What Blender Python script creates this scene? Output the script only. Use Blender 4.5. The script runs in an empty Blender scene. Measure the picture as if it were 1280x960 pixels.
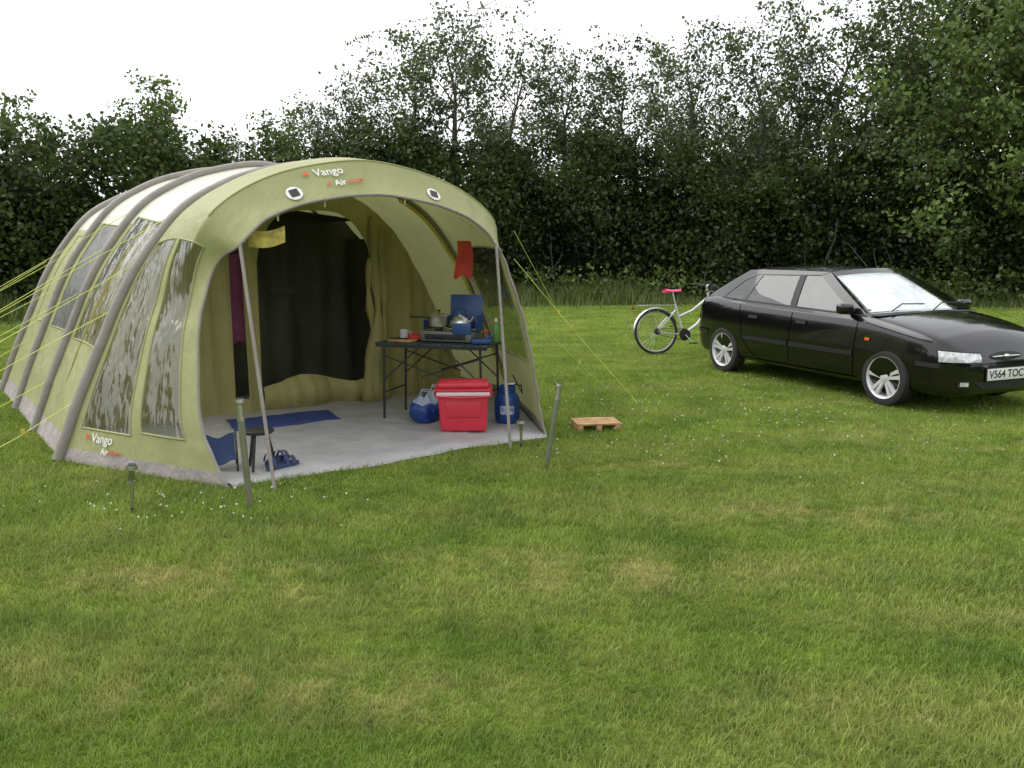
import bpy, bmesh, math, random
import numpy as np
from mathutils import Vector, Matrix
from mathutils.bvhtree import BVHTree
random.seed(7)
rad = math.radians
scene = bpy.context.scene
COL = scene.collection

# ------------------------------------------------------------------ node helpers
def nd(nt, t, ins=None, **props):
    n = nt.nodes.new(t)
    for k, v in props.items():
        setattr(n, k, v)
    for k, v in (ins or {}).items():
        s = n.inputs[k]
        if isinstance(v, bpy.types.NodeSocket):
            nt.links.new(v, s)
        else:
            s.default_value = v
    return n

def newmat(name):
    m = bpy.data.materials.new(name)
    m.use_nodes = True
    nt = m.node_tree
    nt.nodes.clear()
    out = nt.nodes.new('ShaderNodeOutputMaterial')
    return m, nt, out

def c4(c):
    return (c[0], c[1], c[2], 1.0)

def noise(nt, vec, scale, detail=4, rough=.55):
    return nd(nt, 'ShaderNodeTexNoise', {'Vector': vec, 'Scale': scale, 'Detail': detail, 'Roughness': rough})

def mrange(nt, val, a, b, c, d):
    return nd(nt, 'ShaderNodeMapRange', {0: val, 1: a, 2: b, 3: c, 4: d}).outputs[0]

def mixc(nt, fac, a, b, blend='MIX'):
    n = nt.nodes.new('ShaderNodeMix')
    n.data_type = 'RGBA'
    n.blend_type = blend
    for idx, v in ((0, fac), (6, a), (7, b)):
        if isinstance(v, bpy.types.NodeSocket):
            nt.links.new(v, n.inputs[idx])
        else:
            n.inputs[idx].default_value = v if idx == 0 else c4(v)
    return n.outputs[2]

def mth(nt, op, a, b=0.0, clamp=False):
    n = nt.nodes.new('ShaderNodeMath')
    n.operation = op
    n.use_clamp = clamp
    for i, v in enumerate((a, b)):
        if isinstance(v, bpy.types.NodeSocket):
            nt.links.new(v, n.inputs[i])
        else:
            n.inputs[i].default_value = v
    return n.outputs[0]

def pbr(name, col, rough=.5, metal=0, var=.2, vscale=6, bump=0, bscale=30, coat=0, spec=.5, transl=0,
        stretch=(1, 1, 1), bdist=.01):
    m, nt, out = newmat(name)
    tc = nd(nt, 'ShaderNodeTexCoord').outputs['Object']
    n1 = noise(nt, tc, vscale, 5)
    f = mrange(nt, n1.outputs[0], .3, .7, 1 - var, 1 + var)
    colr = nd(nt, 'ShaderNodeVectorMath', {0: (col[0], col[1], col[2])}, operation='SCALE')
    nt.links.new(f, colr.inputs['Scale'])
    p = nd(nt, 'ShaderNodeBsdfPrincipled', {'Base Color': colr.outputs[0], 'Roughness': rough, 'Metallic': metal,
                                            'Coat Weight': coat, 'Coat Roughness': .03, 'Specular IOR Level': spec})
    if bump:
        mp = nd(nt, 'ShaderNodeMapping', {'Vector': tc, 'Scale': stretch})
        n2 = noise(nt, mp.outputs[0], bscale, 4)
        b = nd(nt, 'ShaderNodeBump', {'Height': n2.outputs[0], 'Strength': bump, 'Distance': bdist})
        nt.links.new(b.outputs[0], p.inputs['Normal'])
    res = p.outputs[0]
    if transl:
        tr = nd(nt, 'ShaderNodeBsdfTranslucent', {'Color': colr.outputs[0]})
        res = nd(nt, 'ShaderNodeMixShader', {0: transl, 1: res, 2: tr.outputs[0]}).outputs[0]
    nt.links.new(res, out.inputs[0])
    return m

def glassy(name, tint, refl=.03, rough=.03, bump=0, bscale=6, stretch=(1, 1, 1), bdist=.02, haze=0, hazecol=(.6, .62, .55)):
    """thin clear sheet: two-sided Fresnel reflection over a tinted see-through layer"""
    m, nt, out = newmat(name)
    tc = nd(nt, 'ShaderNodeTexCoord').outputs['Object']
    geo = nd(nt, 'ShaderNodeNewGeometry')
    tr = nd(nt, 'ShaderNodeBsdfTransparent', {'Color': c4(tint)}).outputs[0]
    gl = nd(nt, 'ShaderNodeBsdfGlossy', {'Color': (1, 1, 1, 1), 'Roughness': rough})
    nrm = geo.outputs['Normal']
    if bump:
        mp = nd(nt, 'ShaderNodeMapping', {'Vector': tc, 'Scale': stretch})
        n2 = noise(nt, mp.outputs[0], bscale, 3)
        b = nd(nt, 'ShaderNodeBump', {'Height': n2.outputs[0], 'Strength': bump, 'Distance': bdist})
        nt.links.new(b.outputs[0], gl.inputs['Normal'])
        nrm = b.outputs[0]
    dt = nd(nt, 'ShaderNodeVectorMath', {0: nrm, 1: geo.outputs['Incoming']}, operation='DOT_PRODUCT').outputs['Value']
    a = mth(nt, 'ABSOLUTE', dt)
    f = mth(nt, 'POWER', mth(nt, 'SUBTRACT', 1.0, a, True), 5.0)
    f = mth(nt, 'ADD', mth(nt, 'MULTIPLY', f, .9), .05 + refl, True)
    if haze:
        df = nd(nt, 'ShaderNodeBsdfDiffuse', {'Color': c4(hazecol)})
        n3 = noise(nt, tc, 2.5, 5)
        tr = nd(nt, 'ShaderNodeMixShader', {0: mrange(nt, n3.outputs[0], .35, .7, haze * .2, haze * 2), 1: tr, 2: df.outputs[0]}).outputs[0]
    mx = nd(nt, 'ShaderNodeMixShader', {0: f, 1: tr, 2: gl.outputs[0]})
    nt.links.new(mx.outputs[0], out.inputs[0])
    return m

# ------------------------------------------------------------------ mesh builder
class MB:
    def __init__(s):
        s.v = []; s.f = []; s.m = []
    def add(s, vs, fs, m=0):
        b = len(s.v)
        s.v.extend([tuple(v) for v in vs])
        for i, f in enumerate(fs):
            s.f.append(tuple(b + k for k in f))
            s.m.append(m[i] if isinstance(m, (list, tuple)) else m)
    def box(s, c, size, m=0, R=None, bev=0, seg=2, taper=1.0):
        bm = bmesh.new()
        bmesh.ops.create_cube(bm, size=1)
        for v in bm.verts:
            k = taper if v.co.z < 0 else 1
            v.co = Vector((v.co.x * size[0] * k, v.co.y * size[1] * k, v.co.z * size[2]))
        if bev:
            bmesh.ops.bevel(bm, geom=list(bm.edges), offset=bev, segments=seg, affect='EDGES', profile=.5)
        bm.verts.index_update()
        vs = []
        for v in bm.verts:
            p = v.co.copy()
            if R is not None: p = R @ p
            vs.append(p + Vector(c))
        fs = [[v.index for v in f.verts] for f in bm.faces]
        bm.free()
        s.add(vs, fs, m)
    def tube(s, pts, r, n=8, m=0, caps=True, closed=False, flat=1.0):
        P = [Vector(p) for p in pts]
        k = len(P)
        rs = r if isinstance(r, (list, tuple, np.ndarray)) else [r] * k
        vs = []
        prev = None
        for i, p in enumerate(P):
            if closed:
                t = P[(i + 1) % k] - P[i - 1]
            else:
                t = P[min(i + 1, k - 1)] - P[max(i - 1, 0)]
            if t.length < 1e-9: t = Vector((0, 0, 1))
            t.normalize()
            if prev is None:
                a = Vector((0, 0, 1)) if abs(t.z) < .9 else Vector((1, 0, 0))
                u = t.cross(a).normalized()
            else:
                u = (prev - t * prev.dot(t))
                if u.length < 1e-6: u = t.orthogonal()
                u.normalize()
            prev = u
            w = t.cross(u)
            for j in range(n):
                an = 2 * math.pi * j / n
                vs.append(p + (u * math.cos(an) + w * math.sin(an) * flat) * float(rs[i]))
        fs = []
        for i in range(k if closed else k - 1):
            i2 = (i + 1) % k
            for j in range(n):
                j2 = (j + 1) % n
                fs.append((i * n + j, i * n + j2, i2 * n + j2, i2 * n + j))
        if caps and not closed:
            fs.append(tuple(range(n))[::-1])
            fs.append(tuple((k - 1) * n + j for j in range(n)))
        s.add(vs, fs, m)
    def cyl(s, p0, p1, r0, r1=None, n=16, m=0):
        s.tube([p0, p1], [r0, r0 if r1 is None else r1], n, m)
    def lathe(s, prof, c, n=24, m=0, R=None):
        vs = []; fs = []
        for (r, z) in prof:
            for j in range(n):
                a = 2 * math.pi * j / n
                p = Vector((r * math.cos(a), r * math.sin(a), z))
                if R is not None: p = R @ p
                vs.append(p + Vector(c))
        for i in range(len(prof) - 1):
            for j in range(n):
                j2 = (j + 1) % n
                fs.append((i * n + j, i * n + j2, (i + 1) * n + j2, (i + 1) * n + j))
        s.add(vs, fs, m)
    def grid(s, P, m=0, mf=None):
        h = len(P); w = len(P[0])
        vs = [p for row in P for p in row]
        fs = []; ms = []
        for i in range(h - 1):
            for j in range(w - 1):
                mm = m if mf is None else mf(i, j)
                if mm is None: continue
                fs.append((i * w + j, i * w + j + 1, (i + 1) * w + j + 1, (i + 1) * w + j))
                ms.append(mm)
        s.add(vs, fs, ms)
    def build(s, name, mats, parent=None, angle=38, loc=None, rotz=None, smooth=True):
        me = bpy.data.meshes.new(name)
        me.from_pydata([tuple(v) for v in s.v], [], s.f)
        for mt in mats: me.materials.append(mt)
        me.polygons.foreach_set('material_index', s.m)
        me.polygons.foreach_set('use_smooth', [smooth] * len(s.f))
        me.update()
        if smooth: me.set_sharp_from_angle(angle=rad(angle))
        o = bpy.data.objects.new(name, me)
        COL.objects.link(o)
        if parent: o.parent = parent
        if loc is not None: o.location = loc
        if rotz is not None: o.rotation_euler = (0, 0, rotz)
        return o

def empty(name, loc, rotz=0):
    o = bpy.data.objects.new(name, None)
    o.empty_display_size = .2
    COL.objects.link(o)
    o.location = loc
    o.rotation_euler = (0, 0, rotz)
    return o

def mesh_np(name, verts, faces, mats, midx=None, attr=None, smooth=False):
    me = bpy.data.meshes.new(name)
    me.vertices.add(len(verts))
    me.vertices.foreach_set('co', np.asarray(verts, dtype=np.float32).ravel())
    loops = np.concatenate([f.ravel() for f in faces]).astype(np.int32)
    tot = np.concatenate([np.full(len(f), f.shape[1]) for f in faces]).astype(np.int32)
    start = np.concatenate([[0], np.cumsum(tot)[:-1]]).astype(np.int32)
    me.loops.add(len(loops))
    me.loops.foreach_set('vertex_index', loops)
    me.polygons.add(len(tot))
    me.polygons.foreach_set('loop_start', start)
    for mt in mats: me.materials.append(mt)
    if midx is not None:
        me.polygons.foreach_set('material_index', np.asarray(midx, dtype=np.int32))
    me.update(calc_edges=True)
    if smooth:
        me.polygons.foreach_set('use_smooth', np.ones(len(tot), dtype=bool))
    for k, a in (attr or {}).items():
        at = me.attributes.new(k, 'FLOAT', 'POINT')
        at.data.foreach_set('value', np.asarray(a, dtype=np.float32))
    return me

def link(name, me, loc=(0, 0, 0), rotz=0, scale=1, parent=None):
    o = bpy.data.objects.new(name, me)
    COL.objects.link(o)
    o.location = loc
    o.rotation_euler = (0, 0, rotz)
    o.scale = (scale,) * 3 if not isinstance(scale, tuple) else scale
    if parent: o.parent = parent
    return o

def catmull(K, sub):
    K = np.asarray(K, float)
    n = len(K)
    out = []
    for i in range(n - 1):
        p0 = K[max(i - 1, 0)]; p1 = K[i]; p2 = K[i + 1]; p3 = K[min(i + 2, n - 1)]
        for j in range(sub):
            t = j / sub
            out.append(.5 * ((2 * p1) + (-p0 + p2) * t + (2 * p0 - 5 * p1 + 4 * p2 - p3) * t * t + (-p0 + 3 * p1 - 3 * p2 + p3) * t ** 3))
    out.append(K[-1])
    return np.array(out)

# ------------------------------------------------------------------ materials
def grass_color(nt):
    pos = nd(nt, 'ShaderNodeNewGeometry').outputs['Position']
    n_big = noise(nt, pos, .45, 4).outputs[0]
    n_mid = noise(nt, pos, 1.7, 5, .65).outputs[0]
    n_fine = noise(nt, pos, 13, 5, .7).outputs[0]
    lush = (.112, .190, .026); fresh = (.215, .300, .046); dry = (.44, .385, .145)
    base = mixc(nt, mrange(nt, n_mid, .36, .62, 0, 1), lush, fresh)
    total = None
    for (x, y, sx, sy, k) in ((-1.53, 3.96, .8, .28, 1), (.35, 4.12, 1.0, .24, 1), (2.0, 5.0, 1.2, .25, .9), (-.8, 2.9, .9, .2, .9),
                              (1.3, 2.8, .8, .18, .6), (-2.2, 3.0, .7, .2, .7), (2.2, 3.6, .9, .2, .6), (1.2, 6.2, 1.5, .25, .6), (4.5, 6.6, 1.6, .3, .6)):
        sub = nd(nt, 'ShaderNodeVectorMath', {0: pos, 1: (x, y, 0)}, operation='SUBTRACT').outputs[0]
        mul = nd(nt, 'ShaderNodeVectorMath', {0: sub, 1: (1 / sx, 1 / sy, 0)}, operation='MULTIPLY').outputs[0]
        ln = nd(nt, 'ShaderNodeVectorMath', {0: mul}, operation='LENGTH').outputs['Value']
        v = mrange(nt, ln, .1, 1.7, k, 0)
        total = v if total is None else mth(nt, 'MAXIMUM', total, v)
    n2 = noise(nt, pos, 3.6, 6, .76).outputs[0]
    patch = mth(nt, 'MULTIPLY', total, mrange(nt, n2, .42, .60, 0, .9), True)
    gen = mth(nt, 'MULTIPLY', mrange(nt, n_big, .50, .74, 0, .5), mrange(nt, n2, .42, .62, 0, 1), True)
    d = mth(nt, 'MAXIMUM', patch, gen)
    mp = nd(nt, 'ShaderNodeMapping', {'Vector': pos, 'Rotation': (0, 0, rad(78))})
    wv = nd(nt, 'ShaderNodeTexWave', {'Vector': mp.outputs[0], 'Scale': .22, 'Distortion': 2.0, 'Detail': 3, 'Detail Scale': 1.4})
    d = mth(nt, 'ADD', d, mrange(nt, wv.outputs['Fac'], .5, 1, 0, .13), True)
    col = mixc(nt, d, base, dry)
    ff = mrange(nt, n_fine, .3, .7, .66, 1.3)
    col = mixc(nt, 1.0, col, nd(nt, 'ShaderNodeCombineColor', {0: ff, 1: ff, 2: ff}).outputs[0], 'MULTIPLY')
    return col, pos

def mat_ground():
    m, nt, out = newmat('ground_turf')
    col, pos = grass_color(nt)
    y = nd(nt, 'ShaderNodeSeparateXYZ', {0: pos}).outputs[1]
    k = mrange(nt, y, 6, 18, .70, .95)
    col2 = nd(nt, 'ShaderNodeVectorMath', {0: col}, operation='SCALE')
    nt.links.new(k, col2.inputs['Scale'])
    n3 = noise(nt, pos, 55, 4, .7).outputs[0]
    b = nd(nt, 'ShaderNodeBump', {'Height': n3, 'Strength': .9, 'Distance': .03})
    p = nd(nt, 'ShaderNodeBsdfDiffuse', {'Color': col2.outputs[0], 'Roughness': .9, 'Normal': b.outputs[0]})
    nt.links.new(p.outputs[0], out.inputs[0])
    return m

def leafshade(nt, out, colsock, trans, gloss=.02, rough=.45):
    df = nd(nt, 'ShaderNodeBsdfDiffuse', {'Color': colsock})
    tr = nd(nt, 'ShaderNodeBsdfTranslucent', {'Color': colsock})
    mx = nd(nt, 'ShaderNodeMixShader', {0: trans, 1: df.outputs[0], 2: tr.outputs[0]})
    gl = nd(nt, 'ShaderNodeBsdfGlossy', {'Color': (1, 1, 1, 1), 'Roughness': rough})
    m2 = nd(nt, 'ShaderNodeMixShader', {0: gloss, 1: mx.outputs[0], 2: gl.outputs[0]})
    nt.links.new(m2.outputs[0], out.inputs[0])

def mat_blades(name='grass_blades'):
    m, nt, out = newmat(name)
    col, pos = grass_color(nt)
    r = nd(nt, 'ShaderNodeAttribute', attribute_name='rnd').outputs['Fac']
    col = mixc(nt, mrange(nt, r, .2, 1, 0, .42), col, (.34, .39, .10))
    k = mrange(nt, r, 0, 1, 1.35, .85)
    c2 = nd(nt, 'ShaderNodeVectorMath', {0: col}, operation='SCALE')
    nt.links.new(k, c2.inputs['Scale'])
    leafshade(nt, out, c2.outputs[0], .42, .018, .45)
    return m

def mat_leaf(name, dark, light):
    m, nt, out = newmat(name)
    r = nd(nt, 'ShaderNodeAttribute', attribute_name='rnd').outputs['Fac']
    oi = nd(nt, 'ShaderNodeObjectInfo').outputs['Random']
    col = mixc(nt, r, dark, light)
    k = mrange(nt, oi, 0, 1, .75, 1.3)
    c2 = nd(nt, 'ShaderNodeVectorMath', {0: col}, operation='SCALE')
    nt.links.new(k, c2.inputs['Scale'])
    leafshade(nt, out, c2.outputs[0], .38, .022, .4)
    return m

M_ground = mat_ground()
M_blade = mat_blades()
M_leafA = mat_leaf('leaf_dark', (.026, .046, .014), (.125, .175, .052))
M_leafB = mat_leaf('leaf_mid', (.040, .068, .018), (.175, .240, .065))
M_leafC = mat_leaf('leaf_greyish', (.042, .060, .029), (.180, .220, .105))
M_hedge = mat_leaf('hedge_leaf', (.012, .025, .007), (.108, .160, .040))
M_weed = mat_leaf('weed_leaf', (.09, .14, .035), (.27, .33, .10))
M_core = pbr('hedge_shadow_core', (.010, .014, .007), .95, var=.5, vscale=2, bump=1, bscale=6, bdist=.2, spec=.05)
M_bark = pbr('bark', (.075, .066, .052), .9, var=.35, vscale=9, bump=.8, bscale=25, stretch=(1, 1, .2), bdist=.02)

# ------------------------------------------------------------------ camera, light, world
cam_d = bpy.data.cameras.new('camera')
cam = bpy.data.objects.new('camera', cam_d)
COL.objects.link(cam)
cam.location = (0, 0, 1.62)
cam.rotation_euler = (rad(90 - 9.22), 0, 0)
cam_d.sensor_width = 36
cam_d.lens = 36 * 1060 / 1280
cam_d.clip_start = .05
cam_d.clip_end = 2000
scene.camera = cam

SUN_EL, SUN_AZ = 52, -70
world = bpy.data.worlds.new('World')
scene.world = world
world.use_nodes = True
nt = world.node_tree
nt.nodes.clear()
wo = nt.nodes.new('ShaderNodeOutputWorld')
sky = nd(nt, 'ShaderNodeTexSky')
sky.sky_type = 'NISHITA'
sky.sun_disc = False
sky.sun_elevation = rad(SUN_EL)
sky.sun_rotation = rad(SUN_AZ)
sky.dust_density = 3
hs = nd(nt, 'ShaderNodeHueSaturation', {'Saturation': .3, 'Color': sky.outputs[0]})
bg1 = nd(nt, 'ShaderNodeBackground', {'Color': hs.outputs[0], 'Strength': .08})
tc = nd(nt, 'ShaderNodeTexCoord').outputs['Generated']
mp = nd(nt, 'ShaderNodeMapping', {'Vector': tc, 'Scale': (1, 1, 2.5)})
cn = noise(nt, mp.outputs[0], 1.6, 6, .55).outputs[0]
ccol = mixc(nt, mrange(nt, cn, .35, .65, 0, 1), (.86, .89, .93), (1.0, 1.0, 1.0))
bg2 = nd(nt, 'ShaderNodeBackground', {'Color': ccol, 'Strength': 1.2})
ad = nd(nt, 'ShaderNodeAddShader', {0: bg1.outputs[0], 1: bg2.outputs[0]})
nt.links.new(ad.outputs[0], wo.inputs[0])

sd = bpy.data.lights.new('sun', 'SUN')
sd.energy = 1.5
sd.angle = rad(55)
sd.color = (1, .97, .92)
sun = bpy.data.objects.new('sun', sd)
COL.objects.link(sun)
az = rad(SUN_AZ); el = rad(SUN_EL)
dvec = Vector((math.sin(az) * math.cos(el), math.cos(az) * math.cos(el), math.sin(el)))
sun.rotation_euler = dvec.to_track_quat('Z', 'Y').to_euler()
sun.location = dvec * 30

scene.view_settings.view_transform = 'Standard'
scene.view_settings.look = 'None'
scene.view_settings.exposure = 0

# ------------------------------------------------------------------ ground
def ground_sheet():
    xs = np.concatenate([[-500, -200, -80], np.linspace(-40, 40, 81), [80, 200, 500]])
    ys = np.concatenate([[-300, -60], np.linspace(-10, 40, 51), [60, 120, 300, 900]])
    X, Y = np.meshgrid(xs, ys)
    Z = np.zeros_like(X)
    v = np.stack([X, Y, Z], -1).reshape(-1, 3)
    w = len(xs)
    i, j = np.meshgrid(np.arange(len(ys) - 1), np.arange(w - 1), indexing='ij')
    a = (i * w + j).ravel()
    f = np.stack([a, a + 1, a + w + 1, a + w], -1)
    link('ground', mesh_np('ground', v, [f], [M_ground], smooth=True))
ground_sheet()

TP = np.array([-3.473, 6.337]); TA = math.atan2(.59, .807)
TC = np.array([math.cos(TA), math.sin(TA)]); TB = np.array([-math.sin(TA), math.cos(TA)])

def in_tent(x, y):
    dx = x - TP[0]; dy = y - TP[1]
    c = dx * TC[0] + dy * TC[1]
    f = -(dx * TB[0] + dy * TB[1])
    left = np.where(f > 0, f / 1.54 * .79, 0)
    return (f < 1.53) & (f > -4.8) & (c > left + .02) & (c < 4.33 - left - .02)

def grass():
    r = np.random.default_rng(3)
    V = []; F5q = []; F3 = []; A = []
    off = 0
    for (y0, y1, dens, hmul, wd, near) in ((1.6, 3.6, 11500, .80, .0034, True), (3.6, 6, 6300, .85, .0046, True), (6, 10, 2500, .95, .0070, False),
                                           (10, 16, 900, 1.0, .011, False), (16, 27, 260, 1.1, .022, False)):
        xw = .66 * y1 + .5
        n = int((y1 - y0) * 2 * xw * dens)
        x = r.uniform(-xw, xw, n); y = r.uniform(y0, y1, n)
        keep = (np.abs(x) < .66 * y + .45) & ~in_tent(x, y)
        x = x[keep]; y = y[keep]; n = len(x)
        cl = np.sin(x * 2.1 + 1.3 * np.sin(y * 1.7)) * np.sin(y * 2.7 + 1.1 * np.sin(x * 1.3)) + .8 * np.sin(x * 9 + y * 5) * np.sin(y * 11 - x * 4)
        h = r.uniform(.014, .042, n) * hmul * (1 + .32 * cl)
        tall = r.random(n) < .015
        h[tall] *= 1.6
        a = r.uniform(0, 2 * np.pi, n)
        ln = r.uniform(.3, 1.5, n) * h
        b = a + r.uniform(.9, 2.2, n)
        ux, uy = np.cos(a) * wd * .5, np.sin(a) * wd * .5
        lx, ly = np.cos(b) * ln, np.sin(b) * ln
        rn = r.random(n) ** 1.4
        z0 = np.full(n, -.002)
        if near:
            P = np.stack([np.stack([x - ux, y - uy, z0], -1), np.stack([x + ux, y + uy, z0], -1),
                          np.stack([x + ux * .8 + lx * .35, y + uy * .8 + ly * .35, h * .62], -1),
                          np.stack([x - ux * .8 + lx * .35, y - uy * .8 + ly * .35, h * .62], -1),
                          np.stack([x + lx, y + ly, h], -1)], 1)
            base = off + np.arange(n) * 5
            F5q.append(np.stack([base, base + 1, base + 2, base + 3], -1))
            F3.append(np.stack([base + 3, base + 2, base + 4], -1))
            A.append(np.repeat(rn, 5)); off += n * 5
        else:
            P = np.stack([np.stack([x - ux, y - uy, z0], -1), np.stack([x + ux, y + uy, z0], -1),
                          np.stack([x + lx, y + ly, h], -1)], 1)
            base = off + np.arange(n) * 3
            F3.append(np.stack([base, base + 1, base + 2], -1))
            A.append(np.repeat(rn, 3)); off += n * 3
        V.append(P.reshape(-1, 3))
    me = mesh_np('grass', np.concatenate(V), [np.concatenate(F5q), np.concatenate(F3)], [M_blade], attr={'rnd': np.concatenate(A)})
    link('grass', me)
grass()

def clover():
    r = np.random.default_rng(11)
    bm = bmesh.new()
    bmesh.ops.create_icosphere(bm, subdivisions=1, radius=1)
    bv = np.array([v.co for v in bm.verts]); bf = np.array([[v.index for v in f.verts] for f in bm.faces])
    bm.free()
    pts = []
    for (cx, cy, sx, sy, n) in ((1.9, 8.3, 1.3, 1.1, 190), (-2.1, 5.15, .7, .2, 50), (0.9, 6.6, .7, .4, 30), (3.2, 7.6, 1.4, .6, 45), (.3, 9.5, 1.5, 1.5, 60)):
        pts.append(r.normal(0, 1, (n, 2)) * (sx, sy) + (cx, cy))
    pts = np.concatenate(pts)
    pts = pts[~in_tent(pts[:, 0], pts[:, 1]) & (pts[:, 1] > 4.4)]
    n = len(pts)
    s = r.uniform(.004, .0085, n)
    V = bv[None] * s[:, None, None] + np.stack([pts[:, 0], pts[:, 1], r.uniform(.026, .042, n)], -1)[:, None]
    F = bf[None] + (np.arange(n) * len(bv))[:, None, None]
    m = pbr('clover_white', (.60, .58, .50), .8, var=.2)
    link('clover_flowers', mesh_np('clover_flowers', V.reshape(-1, 3), [F.reshape(-1, 3)], [m]))
clover()

# ------------------------------------------------------------------ foliage
def leaf_arrays(C, size, r, up=.3):
    n = len(C)
    d = r.normal(0, 1, (n, 3)); d /= np.linalg.norm(d, axis=1)[:, None]
    nrm = r.normal(0, 1, (n, 3)); nrm[:, 2] += up * 2
    u = np.cross(nrm, d); u /= (np.linalg.norm(u, axis=1)[:, None] + 1e-6)
    L = size * r.uniform(.6, 1.35, n)[:, None]
    Wd = L * r.uniform(.25, .42, n)[:, None]
    P = np.stack([C - d * L * .5, C + u * Wd - d * L * .05, C + d * L * .5, C - u * Wd - d * L * .05], 1)
    return P.reshape(-1, 3)

def tree_mesh(name, H, R, nbr, seed, leafmat, leaf=.15, z0=.2, nleaf=46, sig=.34, topthin=.5, lean=.12):
    r = np.random.default_rng(seed)
    mb = MB()
    wob = r.normal(0, lean, (7, 2)).cumsum(0) * .8
    tp = [(wob[i, 0] * (i > 0), wob[i, 1] * (i > 0), H * .80 * i / 6) for i in range(7)]
    mb.tube(tp, [.18 * H / 9 * (1 - i / 6.4) + .012 for i in range(7)], 8, 0)
    def tr(t):
        x = t * 6; i = min(int(x), 5); f = x - i
        return Vector(tp[i]).lerp(Vector(tp[i + 1]), f)
    clumps = []
    for i in range(nbr):
        tt = (i + r.random()) / nbr
        t = z0 + (1 - z0) * tt
        s = tr(t * .99)
        azm = i * 2.399 + r.normal(0, .5)
        elv = rad(4 + 58 * tt ** 1.3 + r.normal(0, 12))
        prof = math.sin(math.pi * (.20 + .60 * tt)) ** .8
        L = R * prof * r.uniform(.55, 1.35)
        if tt > .85: L = max(L, H * .2 * r.uniform(.6, 1.2))
        d = Vector((math.cos(azm) * math.cos(elv), math.sin(azm) * math.cos(elv), math.sin(elv)))
        path = []
        p = s.copy()
        for k in range(6):
            path.append(p.copy())
            d2 = d + Vector((r.normal(0, .18), r.normal(0, .18), .09 * k + r.normal(0, .1)))
            p = p + d2.normalized() * L / 5
        mb.tube(path, [max(.050 * (1 - t * .6) * (1 - k / 5.5), .007) for k in range(6)], 5, 0, caps=False)
        for k in range(2, 6): clumps.append((path[k], .8, tt))
        for j in range(5):
            k = r.integers(1, 6)
            q = path[k]
            dd = (d + Vector(r.normal(0, .8, 3))).normalized()
            L2 = L * r.uniform(.2, .45)
            e = q + dd * L2
            mb.tube([q, q.lerp(e, .5) + Vector(r.normal(0, .04, 3)), e], [.016, .010, .005], 4, 0, caps=False)
            clumps.append((q.lerp(e, .6), .8, tt)); clumps.append((e, 1.0, tt))
    C = []; A = []
    for (c, w, t) in clumps:
        k = int(nleaf * w * r.uniform(.3, 1.6) * (1 - topthin * max(0, t - .45) / .55))
        if k < 2: continue
        sg = sig * r.uniform(.5, 1.2)
        pts = r.normal(0, 1, (k, 3)) * (sg, sg, sg * .55) + np.array(c)
        C.append(pts)
        cl = r.uniform(0, .6)
        A.append(np.clip(cl + r.uniform(0, .4, k) + .12 * (pts[:, 2] - c[2]) / sg, 0, 1))
    C = np.concatenate(C); A = np.concatenate(A)
    LV = leaf_arrays(C, leaf, r)
    tv = np.array([tuple(v) for v in mb.v])
    nt_ = len(tv)
    quads = np.array([f for f in mb.f if len(f) == 4])
    base = nt_ + np.arange(len(C)) * 4
    lf = np.stack([base, base + 1, base + 2, base + 3], -1)
    return mesh_np(name, np.concatenate([tv, LV]), [quads, lf], [M_bark, leafmat],
                   midx=np.concatenate([np.zeros(len(quads)), np.ones(len(lf))]),
                   attr={'rnd': np.concatenate([np.zeros(nt_), np.repeat(A, 4)])})

TM = [
    tree_mesh('tree_a', 9.0, 2.8, 38, 1, M_leafA, leaf=.14, z0=.20, nleaf=36, topthin=.55),
    tree_mesh('tree_b', 10.0, 2.5, 30, 12, M_leafC, leaf=.13, z0=.22, nleaf=25, sig=.27, topthin=.5, lean=.2),
    tree_mesh('tree_c', 8.5, 3.3, 46, 3, M_leafB, leaf=.15, z0=.14, nleaf=46, topthin=.2),
    tree_mesh('tree_d', 10.0, 2.7, 30, 14, M_leafA, leaf=.14, z0=.25, nleaf=23, sig=.27, topthin=.55, lean=.22),
    tree_mesh('tree_sapling', 7.0, 1.35, 20, 15, M_leafB, leaf=.15, z0=.4, nleaf=20, sig=.22, topthin=.2, lean=.15),
]
NAMES = ['hedgerow_tree', 'ash_tree', 'oak_tree', 'hedgerow_tree', 'young_tree']
rt = random.Random(5)
TREES = [
    (-7.1, 26, 4, .80), (-5.9, 27, 1, .62), (-4.9, 27.5, 0, .70), (-3.5, 28, 3, .84), (-2.0, 27, 1, .92), (.1, 28, 3, .86), (1.9, 28, 1, .84),
    (3.9, 27.2, 3, .80), (5.6, 28.2, 1, .92), (7.3, 27, 3, .86), (9.0, 28, 1, .84), (10.4, 27.2, 3, .98), (12.2, 26.8, 0, 1.0),
    (14.0, 25.6, 2, 1.10), (16.4, 24.4, 2, 1.26), (18.6, 25, 0, 1.2), (21, 25, 2, 1.2), (24, 25, 0, 1.2), (27, 24.5, 2, 1.2),
    (-3.4, 32, 2, .60), (-.6, 32, 0, .70), (2.6, 32, 2, .70), (6.0, 32, 0, .76), (9, 32, 2, .76), (13.5, 30.5, 0, 1.0), (19, 30, 2, 1.2),
    (-8.5, 25, 4, .66), (-9.4, 24, 4, .86), (-10.2, 23.6, 4, .82), (-12.1, 22.6, 4, .74), (-13.0, 22.0, 4, .76), (-7.7, 25.6, 0, .50),
    (-18, 18.5, 4, .66), (-22, 16.5, 0, .6), (-15.2, 20.4, 0, .46),
]
for (x, y, t, s) in TREES:
    link(NAMES[t], TM[t], (x, y, 0), rt.uniform(0, 6.28), s * rt.uniform(.97, 1.03))

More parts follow.
